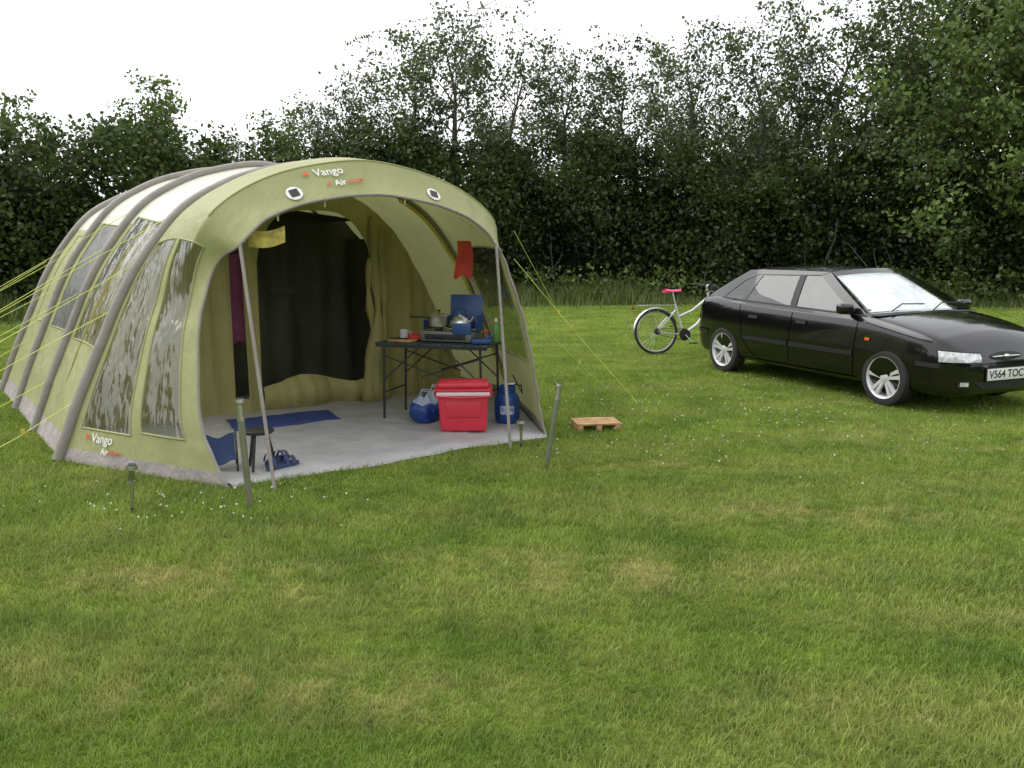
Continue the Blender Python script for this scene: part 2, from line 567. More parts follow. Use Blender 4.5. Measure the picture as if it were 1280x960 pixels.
def hedge():
    r = np.random.default_rng(21)
    path = np.array([(-30, 12.5), (-22, 15.5), (-14, 19.5), (-9, 22.5), (-5, 24.8), (0, 26.3), (6, 26.5), (12, 25.8), (18, 24.2), (30, 22.5)])
    hts = np.array([3.9, 3.9, 3.8, 3.7, 4.1, 4.4, 4.0, 3.7, 4.0, 4.4])
    seg = np.linalg.norm(np.diff(path, axis=0), axis=1)
    cum = np.concatenate([[0], np.cumsum(seg)])
    def at(u):
        return np.stack([np.interp(u, cum, path[:, 0]), np.interp(u, cum, path[:, 1])], -1)
    def normals(u):
        p2 = at(np.minimum(u + .3, tot)) - at(np.maximum(u - .3, 0))
        p2 /= np.linalg.norm(p2, axis=1)[:, None]
        return np.stack([p2[:, 1], -p2[:, 0]], -1)
    tot = cum[-1]
    n = 5200
    u = r.uniform(0, tot, n)
    p = at(u); nrm = normals(u)
    ht = np.interp(u, cum, hts) * (1 + .14 * np.sin(u * .9) + .10 * np.sin(u * 2.3 + 1) + r.normal(0, .05, n))
    zf = r.uniform(0, 1, n) ** .8
    z = zf * ht
    bulge = .65 * np.sin(u * 1.3 + 2.2 * zf) * np.sin(u * .63 + 1 + 3 * zf)
    depth = np.where(r.random(n) < .72, r.normal(.7, .22, n), r.uniform(-1, .7, n)) * (1 - .55 * zf ** 3) + bulge
    c = np.stack([p[:, 0] + nrm[:, 0] * depth, p[:, 1] + nrm[:, 1] * depth, z + .1], -1)
    k = 40
    sg = r.uniform(.14, .38, n)
    C = c[:, None] + r.normal(0, 1, (n, k, 3)) * sg[:, None, None] * np.array([1, 1, .65])
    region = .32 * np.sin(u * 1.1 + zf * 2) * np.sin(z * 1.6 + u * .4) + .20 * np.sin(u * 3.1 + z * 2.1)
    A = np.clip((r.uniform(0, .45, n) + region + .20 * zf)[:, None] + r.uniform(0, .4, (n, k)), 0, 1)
    C = C.reshape(-1, 3); A = A.ravel()
    ok = C[:, 2] > 0.02
    C = C[ok]; A = A[ok]
    ns = 420
    us = r.uniform(0, tot, ns); ps = at(us); hs_ = np.interp(us, cum, hts)
    SC = []; SA = []
    for i in range(ns):
        L = r.uniform(.3, 1.2); lean = r.normal(0, .25, 2)
        t = r.random(26) ** .9
        q = np.stack([ps[i, 0] + lean[0] * t * L + r.normal(0, .09, 26), ps[i, 1] + lean[1] * t * L + r.normal(0, .09, 26), hs_[i] - .1 + L * t], -1)
        SC.append(q); SA.append(np.clip(r.uniform(.3, .9, 26), 0, 1))
    C = np.concatenate([C] + SC); A = np.concatenate([A] + SA)
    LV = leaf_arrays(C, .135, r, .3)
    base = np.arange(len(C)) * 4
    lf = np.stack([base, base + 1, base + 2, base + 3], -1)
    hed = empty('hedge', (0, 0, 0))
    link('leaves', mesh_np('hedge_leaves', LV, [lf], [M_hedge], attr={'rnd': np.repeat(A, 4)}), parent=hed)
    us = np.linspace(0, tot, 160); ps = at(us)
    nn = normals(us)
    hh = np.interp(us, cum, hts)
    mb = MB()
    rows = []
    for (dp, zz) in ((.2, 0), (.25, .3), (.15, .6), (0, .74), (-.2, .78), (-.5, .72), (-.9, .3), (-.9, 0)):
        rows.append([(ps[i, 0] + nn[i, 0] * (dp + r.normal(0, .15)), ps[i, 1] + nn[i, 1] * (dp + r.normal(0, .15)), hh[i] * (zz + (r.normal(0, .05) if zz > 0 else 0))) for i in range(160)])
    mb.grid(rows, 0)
    mb.build('shade_core', [M_core], hed, angle=180)  # added dark core: stands in for shade, blocks sky behind the leaves
    mb = MB()
    for i in range(60):
        uu = r.uniform(tot * .42, tot * .98); q = at(np.array([uu]))[0]
        x, y = q[0] + r.normal(0, .5), q[1] - .8 + r.normal(0, .3)
        hgt = r.uniform(1.2, 2.6); rr = r.uniform(.012, .045)
        pp = [(x, y, 0)]
        l = r.normal(0, .35, 2)
        for k2 in range(1, 5):
            t = k2 / 4
            pp.append((x + l[0] * t ** 1.4 + r.normal(0, .07), y + l[1] * t + r.normal(0, .05), hgt * t))
        mb.tube(pp, [rr * (1 - .15 * k2) for k2 in range(5)], 6, 0, caps=False)
    mb.build('stems', [M_bark], hed)
    nv = 60000
    us = r.uniform(0, tot, nv); q = at(us)
    off_ = np.abs(r.normal(0, .9, nv)) + .9
    nn = normals(us)
    x = q[:, 0] + nn[:, 0] * off_; y = q[:, 1] + nn[:, 1] * off_
    hgt = r.uniform(.12, .6, nv) * (1.15 - .25 * np.clip(off_ - .9, 0, 3)) * (1 + .5 * np.sin(us * 1.1) * np.sin(us * .37))
    a = r.uniform(0, 6.28, nv); b = r.uniform(0, 6.28, nv); w = .02
    P = np.stack([np.stack([x - np.cos(a) * w, y - np.sin(a) * w, 0 * x], -1), np.stack([x + np.cos(a) * w, y + np.sin(a) * w, 0 * x], -1),
                  np.stack([x + np.cos(b) * hgt * .4, y + np.sin(b) * hgt * .4, hgt], -1)], 1).reshape(-1, 3)
    base = np.arange(nv) * 3
    link('rough_verge', mesh_np('verge', P, [np.stack([base, base + 1, base + 2], -1)], [M_weed], attr={'rnd': np.repeat(r.random(nv), 3)}))
    nw = 420
    us = r.uniform(tot * .4, tot, nw); q = at(us); nn = normals(us)
    WC = []; WA = []
    for i in range(nw):
        o_ = .9 + abs(r.normal(0, .5)); hgt = r.uniform(.3, 1.1)
        cx_, cy_ = q[i] + nn[i] * o_
        m_ = 34
        t = r.random(m_)
        WC.append(np.stack([cx_ + r.normal(0, .16, m_), cy_ + r.normal(0, .16, m_), .05 + hgt * t], -1))
        WA.append(np.clip(r.uniform(0, .5) + .4 * t, 0, 1))
    WC = np.concatenate(WC); WA = np.concatenate(WA)
    base = np.arange(len(WC)) * 4
    link('nettle_patch', mesh_np('nettles', leaf_arrays(WC, .13, r, .3), [np.stack([base, base + 1, base + 2, base + 3], -1)], [M_leafB], attr={'rnd': np.repeat(WA, 4)}))
hedge()

# unseen hedge mass added around the field to darken the car's reflections
def distant():
    r = np.random.default_rng(5)
    mb = MB()
    pts = [(-34, 11), (-44, -8), (-42, -34), (-15, -44), (20, -44), (44, -30), (48, 0), (42, 20)]
    P = catmull(pts, 14)
    rows = []
    for (dp, zz) in ((0, 0), (-.5, 2), (-.2, 4), (.8, 5.6), (2.2, 6.4), (4, 5.5), (5, 0)):
        row = []
        for i, (x, y) in enumerate(P):
            n = Vector((x, y - 5, 0)).normalized()
            k = 1 + .22 * math.sin(i * .7) + .12 * math.sin(i * 1.9) + r.normal(0, .05)
            row.append((x + n.x * (dp + r.normal(0, .3)), y + n.y * (dp + r.normal(0, .3)), zz * k))
        rows.append(row)
    mb.grid(rows, 0)
    mb.build('unseen_hedge_mass', [pbr('unseen_hedge_foliage', (.045, .070, .022), .9, var=.7, vscale=1.2, bump=1, bscale=3, bdist=.4, spec=.05)], None, 180)
distant()

# ------------------------------------------------------------------ TENT
M_fab = pbr('tent_olive', (.415, .425, .195), .5, var=.08, vscale=3, bump=.8, bscale=4, bdist=.07, transl=.25, stretch=(1, .6, .3), spec=.45)
M_roof = pbr('tent_roof_skylit', (.60, .62, .49), .36, var=.05, vscale=3, bump=.35, bscale=4, bdist=.03, transl=.08, spec=.8)  # same fabric as the sides; whitish sky reflection put into the colour
M_beam = pbr('beam_sleeve', (.255, .232, .205), .55, var=.12, bump=.4, bscale=14, bdist=.015)
M_skirt = pbr('mud_skirt', (.34, .30, .285), .6, var=.2, bump=.8, bscale=9, bdist=.03)
M_pvc = glassy('clear_pvc', (.86, .88, .82), .04, .07, bump=.5, bscale=1.8, stretch=(2.6, 2.6, .5), bdist=.16, haze=.035)
M_pvcd = glassy('tinted_pvc', (.42, .45, .42), .0, .12, bump=.25, bscale=3, bdist=.05, haze=.03)
M_mesh = pbr('window_mesh_dark', (.080, .086, .070), .42, bump=.6, bscale=4, bdist=.10, stretch=(1, 1, .5))
M_sheet = pbr('groundsheet_grey', (.36, .35, .355), .6, var=.12, vscale=2.5, bump=.6, bscale=3.5, bdist=.07)
M_inner = pbr('inner_olive', (.42, .375, .15), .65, var=.12, vscale=3, bump=.7, bscale=4, bdist=.05, transl=.3, stretch=(2, 2, .4))
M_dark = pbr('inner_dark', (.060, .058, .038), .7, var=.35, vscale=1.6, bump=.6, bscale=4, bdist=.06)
M_yel = pbr('yellow_trim', (.55, .45, .06), .6)
M_guy = pbr('guy_line', (.60, .66, .12), .6)
M_white = pbr('white_print', (.80, .80, .78), .6, var=.03)
M_redp = pbr('red_print', (.62, .12, .05), .6, var=.03)
M_steel = pbr('brushed_steel', (.55, .54, .50), .32, 1.0, var=.1)
M_blk = pbr('black_plastic', (.02, .02, .022), .5)

tent = empty('air_tent', (TP[0], TP[1], 0), TA)
BH = [(0, 0), (.09, .22), (.18, .45), (.40, .94), (.52, 1.2), (.70, 1.5), (1.0, 1.87), (1.3, 2.07), (1.65, 2.21), (2.165, 2.3)]
WD = 4.33
def mirror(L):
    return list(L) + [(WD - p[0],) + tuple(p[1:]) for p in reversed(L[:-1])]
SUB = 6
ARCH = catmull(mirror(BH), SUB)
NA = len(ARCH)
def kz(f):
    return np.interp(-f, [0, 1.3, 2.6, 3.9, 4.7], [1, 1.045, 1.06, 1.03, .72])
def kc(f):
    return np.interp(-f, [0, 3.9, 4.7], [1, 1, .93])
def arch(f, sag=0.0):
    out = []
    for (c, z) in ARCH:
        cc = 2.165 + (c - 2.165) * kc(f); zz = z * kz(f)
        if sag:
            v = np.array([2.165 - cc, .9 - zz]); L = np.linalg.norm(v)
            w = min(1, z / .6)
            cc += v[0] / L * sag * w; zz += v[1] / L * sag * w
        out.append((cc, -f, zz))
    return out

fly = MB()
BAYS = [(0, -1.3), (-1.3, -2.6), (-2.6, -3.9), (-3.9, -4.75)]
NS = 20
for bi, (f0, f1) in enumerate(BAYS):
    rows = []
    for i in range(NS + 1):
        s = i / NS
        rows.append(arch(f0 + (f1 - f0) * s, .05 * math.sin(math.pi * s)))
    def mf(i, j, bi=bi):
        p = (j + .5) / SUB; s = (i + .5) / NS
        if p < .6 or p > 17.4: return 2
        if bi == 0 and 2.6 < p < 5.8 and .12 < s < .9: return 3
        if bi == 1 and 2.6 < p < 5.6 and .12 < s < .88: return 4
        if 5.7 < p < 10.2: return 1
        return 0
    fly.grid(rows, 0, mf)
last = arch(-4.75)
cen = (2.165, 4.95, .7)
fly.add(last + [cen], [(i, i + 1, NA) for i in range(NA - 1)], 0)

BH3 = [(c, 0, z) for c, z in BH]
WL = [(.79, 1.54, 0), (.74, 1.38, .22), (.72, 1.24, .45), (.78, 1.08, .94), (.85, 1.0, 1.2), (.974, .97, 1.5), (1.07, 1.2, 1.63), (1.27, 1.2, 1.81), (1.62, 1.2, 1.94), (2.165, 1.2, 2.01)]
WR = [(.79, 1.54, 0), (.81, 1.48, .22), (.82, 1.44, .45), (.88, 1.36, .94), (.93, 1.30, 1.2), (1.0, 1.22, 1.5), (1.07, 1.2, 1.63), (1.27, 1.2, 1.81), (1.62, 1.2, 1.94), (2.165, 1.2, 2.01)]
def mkV(W):
    out = []
    for i in range(10):
        b = np.array(BH3[i]); w = np.array(W[i])
        if i <= 4:
            v = b * .2 + w * .8
            v[0] -= .03 * math.sin(i / 5 * math.pi)
        else:
            v = np.array({5: (.82, .86, 1.55), 6: (.93, .98, 1.83), 7: (1.22, 1.0, 2.05), 8: (1.62, 1.0, 2.20), 9: (2.165, 1.0, 2.28)}[i])
        out.append(tuple(v))
    return out
def two(L, R_):
    return catmull(list(L) + [(WD - p[0], p[1], p[2]) for p in reversed(R_[:-1])], SUB)
CB = two(BH3, BH3); CV = two(mkV(WL), mkV(WR)); CW = two(WL, WR)
def porch(s, j):
    b, v, w = CB[j], CV[j], CW[j]
    if s < .78:
        t = s / .78
        q = b * (1 - t) + v * t
        q = q + np.array([0, 0, 1]) * (.05 * math.sin(math.pi * t) * min(1, q[2] / 1.8) ** 3)
    else:
        t = (s - .78) / .22
        q = v * (1 - t) + w * t
        q = q + np.array([0, 1, 0]) * (-.012 * math.sin(math.pi * t) + .006 * math.sin(j * 1.3) * t)
    return (q[0], -q[1], q[2])
NP = 50
rows = [[porch(i / NP, j) for j in range(NA)] for i in range(NP + 1)]
def mfp(i, j):
    p = (j + .5) / SUB; s = (i + .5) / NP
    if p < .55 or p > 17.45: return 2
    if 1.15 < p < 5.35 and (.08 < s < .46): return 3
    if 1.35 < p < 5.35 and (.54 < s < .86): return 3
    if 12.8 < p < 15.6 and .10 < s < .90: return 5
    return 0
fly.grid(rows, 0, mfp)
fly.build('flysheet', [M_fab, M_roof, M_skirt, M_pvc, M_mesh, M_pvcd], tent, angle=60)

bm_ = MB()
for f, rr in ((0, .046), (-1.3, .042), (-2.6, .042), (-3.9, .042)):
    pts = arch(f)
    pts = [(2.165 + (p[0] - 2.165) * 1.006, p[1], p[2] * 1.006) for p in pts]
    bm_.tube(pts, rr, 10, 0)
bm_.build('air_beams', [M_beam], tent)
sm = MB()
sm.tube([porch(1, j) for j in range(NA)], .011, 6, 0, caps=False)
sm.tube([porch(.78, j) for j in range(36, NA - 36)], .007, 6, 3, caps=False)
for (s0, s1, p0, p1) in ((.08, .46, 1.17, 5.34), (.54, .86, 1.34, 5.34), (.10, .90, 12.84, 15.6)):
    j0, j1 = int(round(p0 * SUB)), int(round(p1 * SUB))
    lp = [porch(s0, j) for j in range(j0, j1 + 1)] + [porch(s0 + (s1 - s0) * k / 10, j1) for k in range(1, 11)] + \
         [porch(s1, j) for j in range(j1 - 1, j0 - 1, -1)] + [porch(s1 - (s1 - s0) * k / 10, j0) for k in range(1, 10)]
    sm.tube(lp, .009, 6, 2, closed=True)
for (f0, f1, p0, p1, sa, sb) in ((0, -1.3, 2.6, 5.8, .12, .9), (-1.3, -2.6, 2.6, 5.6, .12, .88), (-2.6, -3.9, 2.6, 5.4, .2, .8)):
    j0, j1 = int(p0 * SUB) + 1, int(p1 * SUB) + 1
    def bp(s, j):
        return arch(f0 + (f1 - f0) * s, .05 * math.sin(math.pi * s))[j]
    lp = [bp(sa, j) for j in range(j0, j1)] + [bp(sa + (sb - sa) * k / 8, j1) for k in range(9)] + [bp(sb, j) for j in range(j1 - 1, j0, -1)] + [bp(sb - (sb - sa) * k / 8, j0) for k in range(8)]
    sm.tube(lp, .009, 6, 2, closed=True)
sm.tube([(p[0] - .06, p[1] - .05, p[2] - .03) for p in arch(0)[66:100]], .014, 6, 1, caps=False)
sm.build('seams', [M_beam, M_yel, M_fab, M_fab], tent)

gs = MB()
rg = random.Random(2)
rows = []
for i in range(41):
    f = 1.53 - i * (1.53 + 4.6) / 40
    left = max(f, 0) / 1.54 * .79 + .03
    row = []
    for j in range(31):
        c = left + (WD - 2 * left) * j / 30
        row.append((c, -f - (.03 * math.sin(c * 4.1) + .015 * math.sin(c * 11) if i == 0 else 0), .014 + .007 * rg.random() + .014 * math.sin(c * 5 + f * 3) ** 2))
    rows.append(row)
rows.insert(0, [(p[0], p[1] - .03, .002) for p in rows[0]])
gs.grid(rows, 0)
gs.build('groundsheet', [M_sheet], tent, angle=180)

ip = MB()
AF = np.array(arch(-.9))
def top(c):
    return float(np.interp(c, AF[:, 0], AF[:, 2])) - .06
def fold(c, z, k=1):
    return .9 + .018 * math.sin(c * 17 + z * 1.3) * k + .01 * math.sin(c * 41 + z * 2)
D0, D1 = 1.93, 3.12
def dtop(c):
    x = (c - (D0 + D1) / 2) / ((D1 - D0) / 2)
    return 1.45 + .52 * (max(0, 1 - abs(x) ** 3.2)) ** .6
cs = sorted(list(np.linspace(.1, 4.23, 110)) + [D0, D1, 1.66, 1.79])
for a, b in zip(cs[:-1], cs[1:]):
    if b - a < 1e-5: continue
    m_ = (a + b) / 2
    segs = []
    if D0 < m_ < D1:
        segs.append((lambda c: 0.0, lambda c: .30 + .05 * math.sin(c * 6), 5, True))
        segs.append((lambda c: max(dtop(min(max(c, D0 + .001), D1 - .001)), .3), top, 5, False))
    elif 1.66 < m_ < 1.79:
        segs.append((lambda c: 0.0, lambda c: .16, 2, False))
        segs.append((lambda c: 1.62, top, 4, False))
    else:
        segs.append((lambda c: 0.0, top, 14, False))
    for (lo, hi, n, pud) in segs:
        rows = []
        for i in range(n + 1):
            rr = []
            for c in (a, b):
                z = lo(c) + (max(hi(c), .01) - lo(c)) * i / n
                y = fold(c, z)
                if pud: y -= .10 * math.sin(math.pi * min(1, z / .33)) + .03 * math.sin(c * 9)
                rr.append((c, y, z))
            rows.append(rr)
        ip.grid(rows, 0)
for (cx, zt, zb_, r0, r1) in ((3.17, 1.92, .03, .05, .10), (3.24, 1.8, .03, .04, .07), (3.10, 1.5, .02, .03, .09)):
    pts = []; rs = []
    for i in range(15):
        t = i / 14
        pts.append((cx + .02 * math.sin(t * 9 + cx * 7) - .05 * t, .84 - .05 * t, zt + (zb_ - zt) * t))
        rs.append(r0 + (r1 - r0) * t * t + .012 * math.sin(t * 21) - (.02 if 5 < i < 8 else 0))
    ip.tube(pts, rs, 9, 0)
ip.build('inner_partition', [M_inner], tent, angle=180)
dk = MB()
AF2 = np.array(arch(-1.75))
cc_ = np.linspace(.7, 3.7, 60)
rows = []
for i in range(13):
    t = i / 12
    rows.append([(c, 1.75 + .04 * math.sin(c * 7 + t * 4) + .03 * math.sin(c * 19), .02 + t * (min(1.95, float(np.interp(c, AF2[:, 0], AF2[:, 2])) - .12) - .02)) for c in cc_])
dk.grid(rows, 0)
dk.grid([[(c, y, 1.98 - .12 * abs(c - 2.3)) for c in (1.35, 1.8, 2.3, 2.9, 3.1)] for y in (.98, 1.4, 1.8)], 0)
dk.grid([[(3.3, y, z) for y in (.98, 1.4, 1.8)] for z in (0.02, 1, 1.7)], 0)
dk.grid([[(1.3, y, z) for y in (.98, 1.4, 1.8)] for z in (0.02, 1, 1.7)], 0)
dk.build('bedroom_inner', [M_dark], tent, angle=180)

def text_obj(name, body, size, mat, parent, M, extrude=.0008, bold=0.0):
    cu = bpy.data.curves.new(name, 'FONT')
    cu.body = body; cu.size = size; cu.align_x = 'CENTER'; cu.align_y = 'CENTER'
    cu.extrude = extrude; cu.offset = bold
    o = bpy.data.objects.new(name + '_c', cu)
    COL.objects.link(o)
    dg = bpy.context.evaluated_depsgraph_get()
    me = bpy.data.meshes.new_from_object(o.evaluated_get(dg))
    bpy.data.objects.remove(o)
    me.materials.clear(); me.materials.append(mat)
    ob = bpy.data.objects.new(name, me)
    COL.objects.link(ob)
    ob.parent = parent
    ob.matrix_local = M
    return ob
def surf_frame(s, p, out=.006):
    j = p * SUB; j0 = int(j); fr = j - j0
    a = Vector(porch(s, j0)); b = Vector(porch(s, j0 + 1))
    P = a.lerp(b, fr)
    du = (Vector(porch(s, min(j0 + 3, NA - 1))) - Vector(porch(s, j0 - 2))).normalized()
    dv = (Vector(porch(s - .05, j0)) - Vector(porch(s + .05, j0))).normalized()
    n = du.cross(dv).normalized()
    if n.y > 0: n = -n
    up = n.cross(du)
    if up.z < 0:
        up = -up
    xx = up.cross(n)
    M = Matrix((xx, up, n)).transposed().to_4x4()
    M.translation = P + n * out
    return M
M1 = surf_frame(.90, 8.35, .016)
text_obj('logo_text', 'Vango', .095, M_white, tent, M1 @ Matrix.Translation((0.03, .085, 0)), bold=.0008)
text_obj('logo_sub_text', 'Air', .075, M_white, tent, M1 @ Matrix.Translation((0.08, -.03, 0)), bold=.001)
text_obj('logo_sub_red', 'BEAM', .050, M_redp, tent, M1 @ Matrix.Translation((.21, -.03, 0)), bold=.0004)
lg = MB()
def tri(Mx, x, y, s, m):
    vs = [Mx @ Vector(q) for q in ((x - s, y - s * .6, .001), (x + s, y - s * .6, .001), (x, y + s, .001), (x, y - s * .1, .001))]
    lg.add(vs, [(0, 3, 2), (3, 1, 2)], m)
tri(M1, -.15, .085, .035, 1)
tri(M1, -.01, -.03, .025, 1)
def panel_frame(s, j):
    P = Vector(porch(s, j)); dx = (Vector(porch(s + .08, j)) - P).normalized(); dy = (Vector(porch(s, j + 2)) - P).normalized()
    n = dx.cross(dy).normalized(); dy = n.cross(dx)
    M = Matrix((dx, dy, n)).transposed().to_4x4(); M.translation = P + n * .014
    return M
M2 = panel_frame(.24, 5)
text_obj('logo_low_text', 'Vango', .095, M_white, tent, M2 @ Matrix.Translation((.03, .015, 0)), bold=.0008)
text_obj('logo_low_sub', 'Air', .065, M_white, tent, M2 @ Matrix.Translation((.08, -.075, 0)), bold=.001)
text_obj('logo_low_red', 'BEAM', .045, M_redp, tent, M2 @ Matrix.Translation((.19, -.075, 0)), bold=.0004)
tri(M2, -.14, .015, .035, 1)
for p in (7.75, 9.95):
    Mv = surf_frame(.93, p, .012)
    vs = [Mv @ Vector((.062 * math.cos(a), .062 * math.sin(a), 0)) for a in np.linspace(0, 2 * math.pi, 25)[:-1]]
    lg.add(vs, [tuple(range(24))], 0)
    vs = [Mv @ Vector(q) for q in ((-.034, -.034, .006), (.034, -.034, .006), (.034, .034, .006), (-.034, .034, .006))]
    lg.add(vs, [(0, 1, 2, 3)], 2)
for p in (7.3, 8.2, 9.4, 10.4):
    q = surf_frame(.99, p, .005).translation
    lg.tube([q, q + Vector((0, 0, -.07))], .008, 5, 3)
Mi = Matrix(((1, 0, 0, 2.50), (0, 0, -1, 1.66), (0, 1, 0, 1.15), (0, 0, 0, 1)))
text_obj('inner_logo', 'VANGO', .09, pbr('grey_print', (.12, .12, .10), .7), tent, Mi)
lg.build('logo_marks', [M_white, M_redp, M_blk, M_fab], tent, smooth=False)

gp = MB()
Rz = Matrix.Rotation(-TA, 3, 'Z')
def loc(x, y, z):
    return Rz @ Vector((x - TP[0], y - TP[1], z))
gp.tube([loc(-1.60, 5.53, 0), loc(-1.90, 6.0, 1.63)], .018, 8, 0, flat=.7)
gp.tube([loc(-.013, 6.73, 0), loc(-.134, 7.29, 1.63)], .013, 8, 0)
gl = []
for (c, f, z, ac, af) in ((.48, 0, 1.12, -1.9, .5), (.68, 0, 1.48, -2.0, .2), (.48, -1.3, 1.2, -1.9, -1.0), (.72, -1.3, 1.6, -2.0, -1.2), (.5, -2.6, 1.2, -1.9, -2.4), (.75, -2.6, 1.62, -2.1, -2.7),
                          (.6, -3.9, 1.45, -1.7, -4.2), (.2, -1.3, .45, -.8, -1.2), (.2, 0, .45, -.7, .1), (1.0, 0, 1.87, -2.2, -.5), (1.0, -1.3, 1.95, -2.2, -2.0), (.3, -2.6, .75, -1.0, -2.7)):
    gl.append(((c - .05, -f, z), (ac, -af, .03)))
gl.append((loc(.02, 7.6, 1.75), loc(1.02, 9.6, .02)))
gl.append((loc(.30, 7.35, .9), loc(1.10, 9.3, .02)))
gl.append((loc(.02, 8.2, 1.5), loc(1.3, 8.6, .02)))
for a, b in gl:
    gp.tube([a, Vector(a).lerp(Vector(b), .5) + Vector((0, 0, -.02)), b], .0030, 5, 1)
    q = Vector(a).lerp(Vector(b), .45)
    gp.box(q, (.025, .012, .04), 3)
    gp.cyl((b[0], b[1], -.05), (b[0], b[1], .07), .006, n=6, m=2)
gp.build('poles_and_guy_lines', [M_beam, M_guy, M_steel, M_yel], tent)
wl = MB()
wl.tube([(3.05, -.95, 1.86), (3.45, -.55, 1.80), (3.75, -.1, 1.85)], .004, 5, 0)
wl.build('washing_line', [M_white], tent)

M_red = pbr('red_cloth', (.55, .06, .04), .8, bump=.3, bscale=12, transl=.15)
def cloth(name, x, y, z, w, h, ang, mat, fx_=11):
    mb = MB(); rows = []
    for i in range(13):
        t = i / 12; row = []
        ww = w * (.75 + .3 * t)
        for j in range(13):
            s = j / 12 - .5
            row.append((s * ww + .01 * math.sin(t * 5), .010 * math.sin(s * fx_ + t * 3) * (.4 + t), -h * t + .02 * math.cos(s * 9) * t))
        rows.append(row)
    mb.grid(rows, 0)
    return mb.build(name, [mat], None, 180, loc=(x, y, z), rotz=ang)
cloth('hanging_tea_towel', -.44, 7.85, 1.67, .17, .33, rad(15), M_red, 6)
cloth('hanging_dress', -2.62, 8.16, 1.55, .22, .85, rad(36), pbr('purple_cloth', (.20, .05, .12), .8, transl=.1))
mp_ = MB()
m_map = pbr('yellow_paper', (.62, .50, .14), .7, var=.5, vscale=14)
mp_.grid([[(x, .012 * math.sin(x * 22), z + .12 * x - .02 * math.cos(x * 14)) for x in np.linspace(-.13, .13, 9)] for z in np.linspace(-.06, .06, 5)], 0)
mp_.build('paper_pennant', [m_map], None, 180, loc=(-1.80, 6.32, 1.69), rotz=rad(10))

# ------------------------------------------------------------------ camp kitchen
M_tgreen = pbr('table_dark_green', (.02, .038, .032), .4)
M_blue = pbr('blue_enamel', (.025, .07, .23), .35)
M_alu = pbr('aluminium', (.62, .62, .61), .3, 1, var=.08)
M_wood = pbr('pale_wood', (.42, .25, .11), .7, var=.3, vscale=12, bump=.5, bscale=20, stretch=(.15, 1, 1))
TZ = -17.3
TX, TY = -.663, 7.888
def tw(x, y):
    a = rad(TZ)
    return (TX + x * math.cos(a) - y * math.sin(a), TY + x * math.sin(a) + y * math.cos(a))
tb = MB()
for i in range(5):
    tb.box((-.44 + i * .22, 0, .735), (.212, .55, .022), 0, bev=.004)
for y in (-.262, .262): tb.box((0, y, .716), (1.08, .022, .022), 1)
for x in (-.47, .47):
    for y in (-.24, .24):
        tb.cyl((x, y, .72), (x * 1.03, y, .015), .012, n=8, m=1)
        tb.cyl((x * 1.03, y, .035), (x * 1.03, y, .012), .017, n=8, m=1)
    tb.cyl((x, -.24, .28), (x, .24, .28), .008, n=6, m=1)
for y in (-.24, .24):
    tb.cyl((-.47, y, .40), (-.12, y, .71), .007, n=6, m=1)
    tb.cyl((.47, y, .40), (.12, y, .71), .007, n=6, m=1)
    tb.cyl((-.47, y, .62), (.1, y, .44), .007, n=6, m=1)
    tb.cyl((.47, y, .62), (-.1, y, .44), .007, n=6, m=1)
tb.build('folding_camping_table', [M_tgreen, M_blk], None, loc=(TX, TY, 0), rotz=rad(TZ))

st = MB()
st.box((0, 0, .05), (.50, .30, .085), 0, bev=.008)
st.box((0, 0, .095), (.47, .27, .006), 1)
for x in (-.12, .12):
    st.lathe([(.035, .098), (.035, .112), (.0, .114)], (x, 0, 0), 16, 2)
    for k in range(4):
        a = k * math.pi / 2 + .78
        st.cyl((x + .03 * math.cos(a), .03 * math.sin(a), .125), (x + .10 * math.cos(a), .10 * math.sin(a), .125), .004, n=5, m=2)
    st.tube([(x + .10 * math.cos(a), .10 * math.sin(a), .122) for a in np.linspace(0, 2 * math.pi, 21)[:-1]], .004, 5, 2, closed=True)
    st.cyl((x, -.15, .05), (x, -.172, .05), .018, n=12, m=2)
st.box((0, -.151, .052), (.40, .004, .05), 2, bev=.001)
R_ = Matrix.Rotation(rad(-8), 3, 'X')
st.box((.09, .165, .265), (.32, .012, .32), 3, R=R_, bev=.004)
st.box((.262, .06, .17), (.010, .20, .15), 3, bev=.003)
st.box((.17, -.175, .135), (.18, .008, .10), 3, bev=.003)
st.box((-.262, .06, .145), (.010, .20, .09), 3, bev=.003)
x, y = tw(.09, .03)
st.build('camping_stove', [pbr('stove_grey', (.16, .165, .17), .4, .3), M_steel, M_blk, M_blue], None, loc=(x, y, .747), rotz=rad(TZ))

pt = MB()
pt.lathe([(.0, 0), (.095, .002), (.105, .012), (.108, .10), (.112, .105), (.108, .108), (.06, .125), (.02, .132), (0, .132)], (0, 0, 0), 28, 0)
pt.lathe([(.008, .130), (.008, .145), (.02, .150), (.02, .160), (0, .163)], (0, 0, 0), 14, 1)
pt.tube([(-.105, 0, .085), (-.15, -.01, .095), (-.27, -.03, .10)], [.008, .009, .011], 8, 1)
x, y = tw(-.03, .03)
pt.build('saucepan', [M_alu, M_blk], None, loc=(x, y, .747 + .129))
kt = MB()
kt.lathe([(0, 0), (.085, .002), (.095, .02), (.09, .06), (.068, .095), (.04, .108), (.038, .112), (.012, .118), (.012, .130), (0, .133)], (0, 0, 0), 26, 0)
kt.tube([(.075, 0, .04), (.115, 0, .07), (.135, 0, .105)], [.018, .013, .010], 9, 0)
kt.tube([(-.06, 0, .10), (-.06, 0, .16), (0, 0, .185), (.06, 0, .16), (.06, 0, .10)], .006, 7, 1)
x, y = tw(.19, .0)
kt.build('kettle', [M_alu, M_blk], None, loc=(x, y, .747 + .129), rotz=rad(-15))
cb = MB()
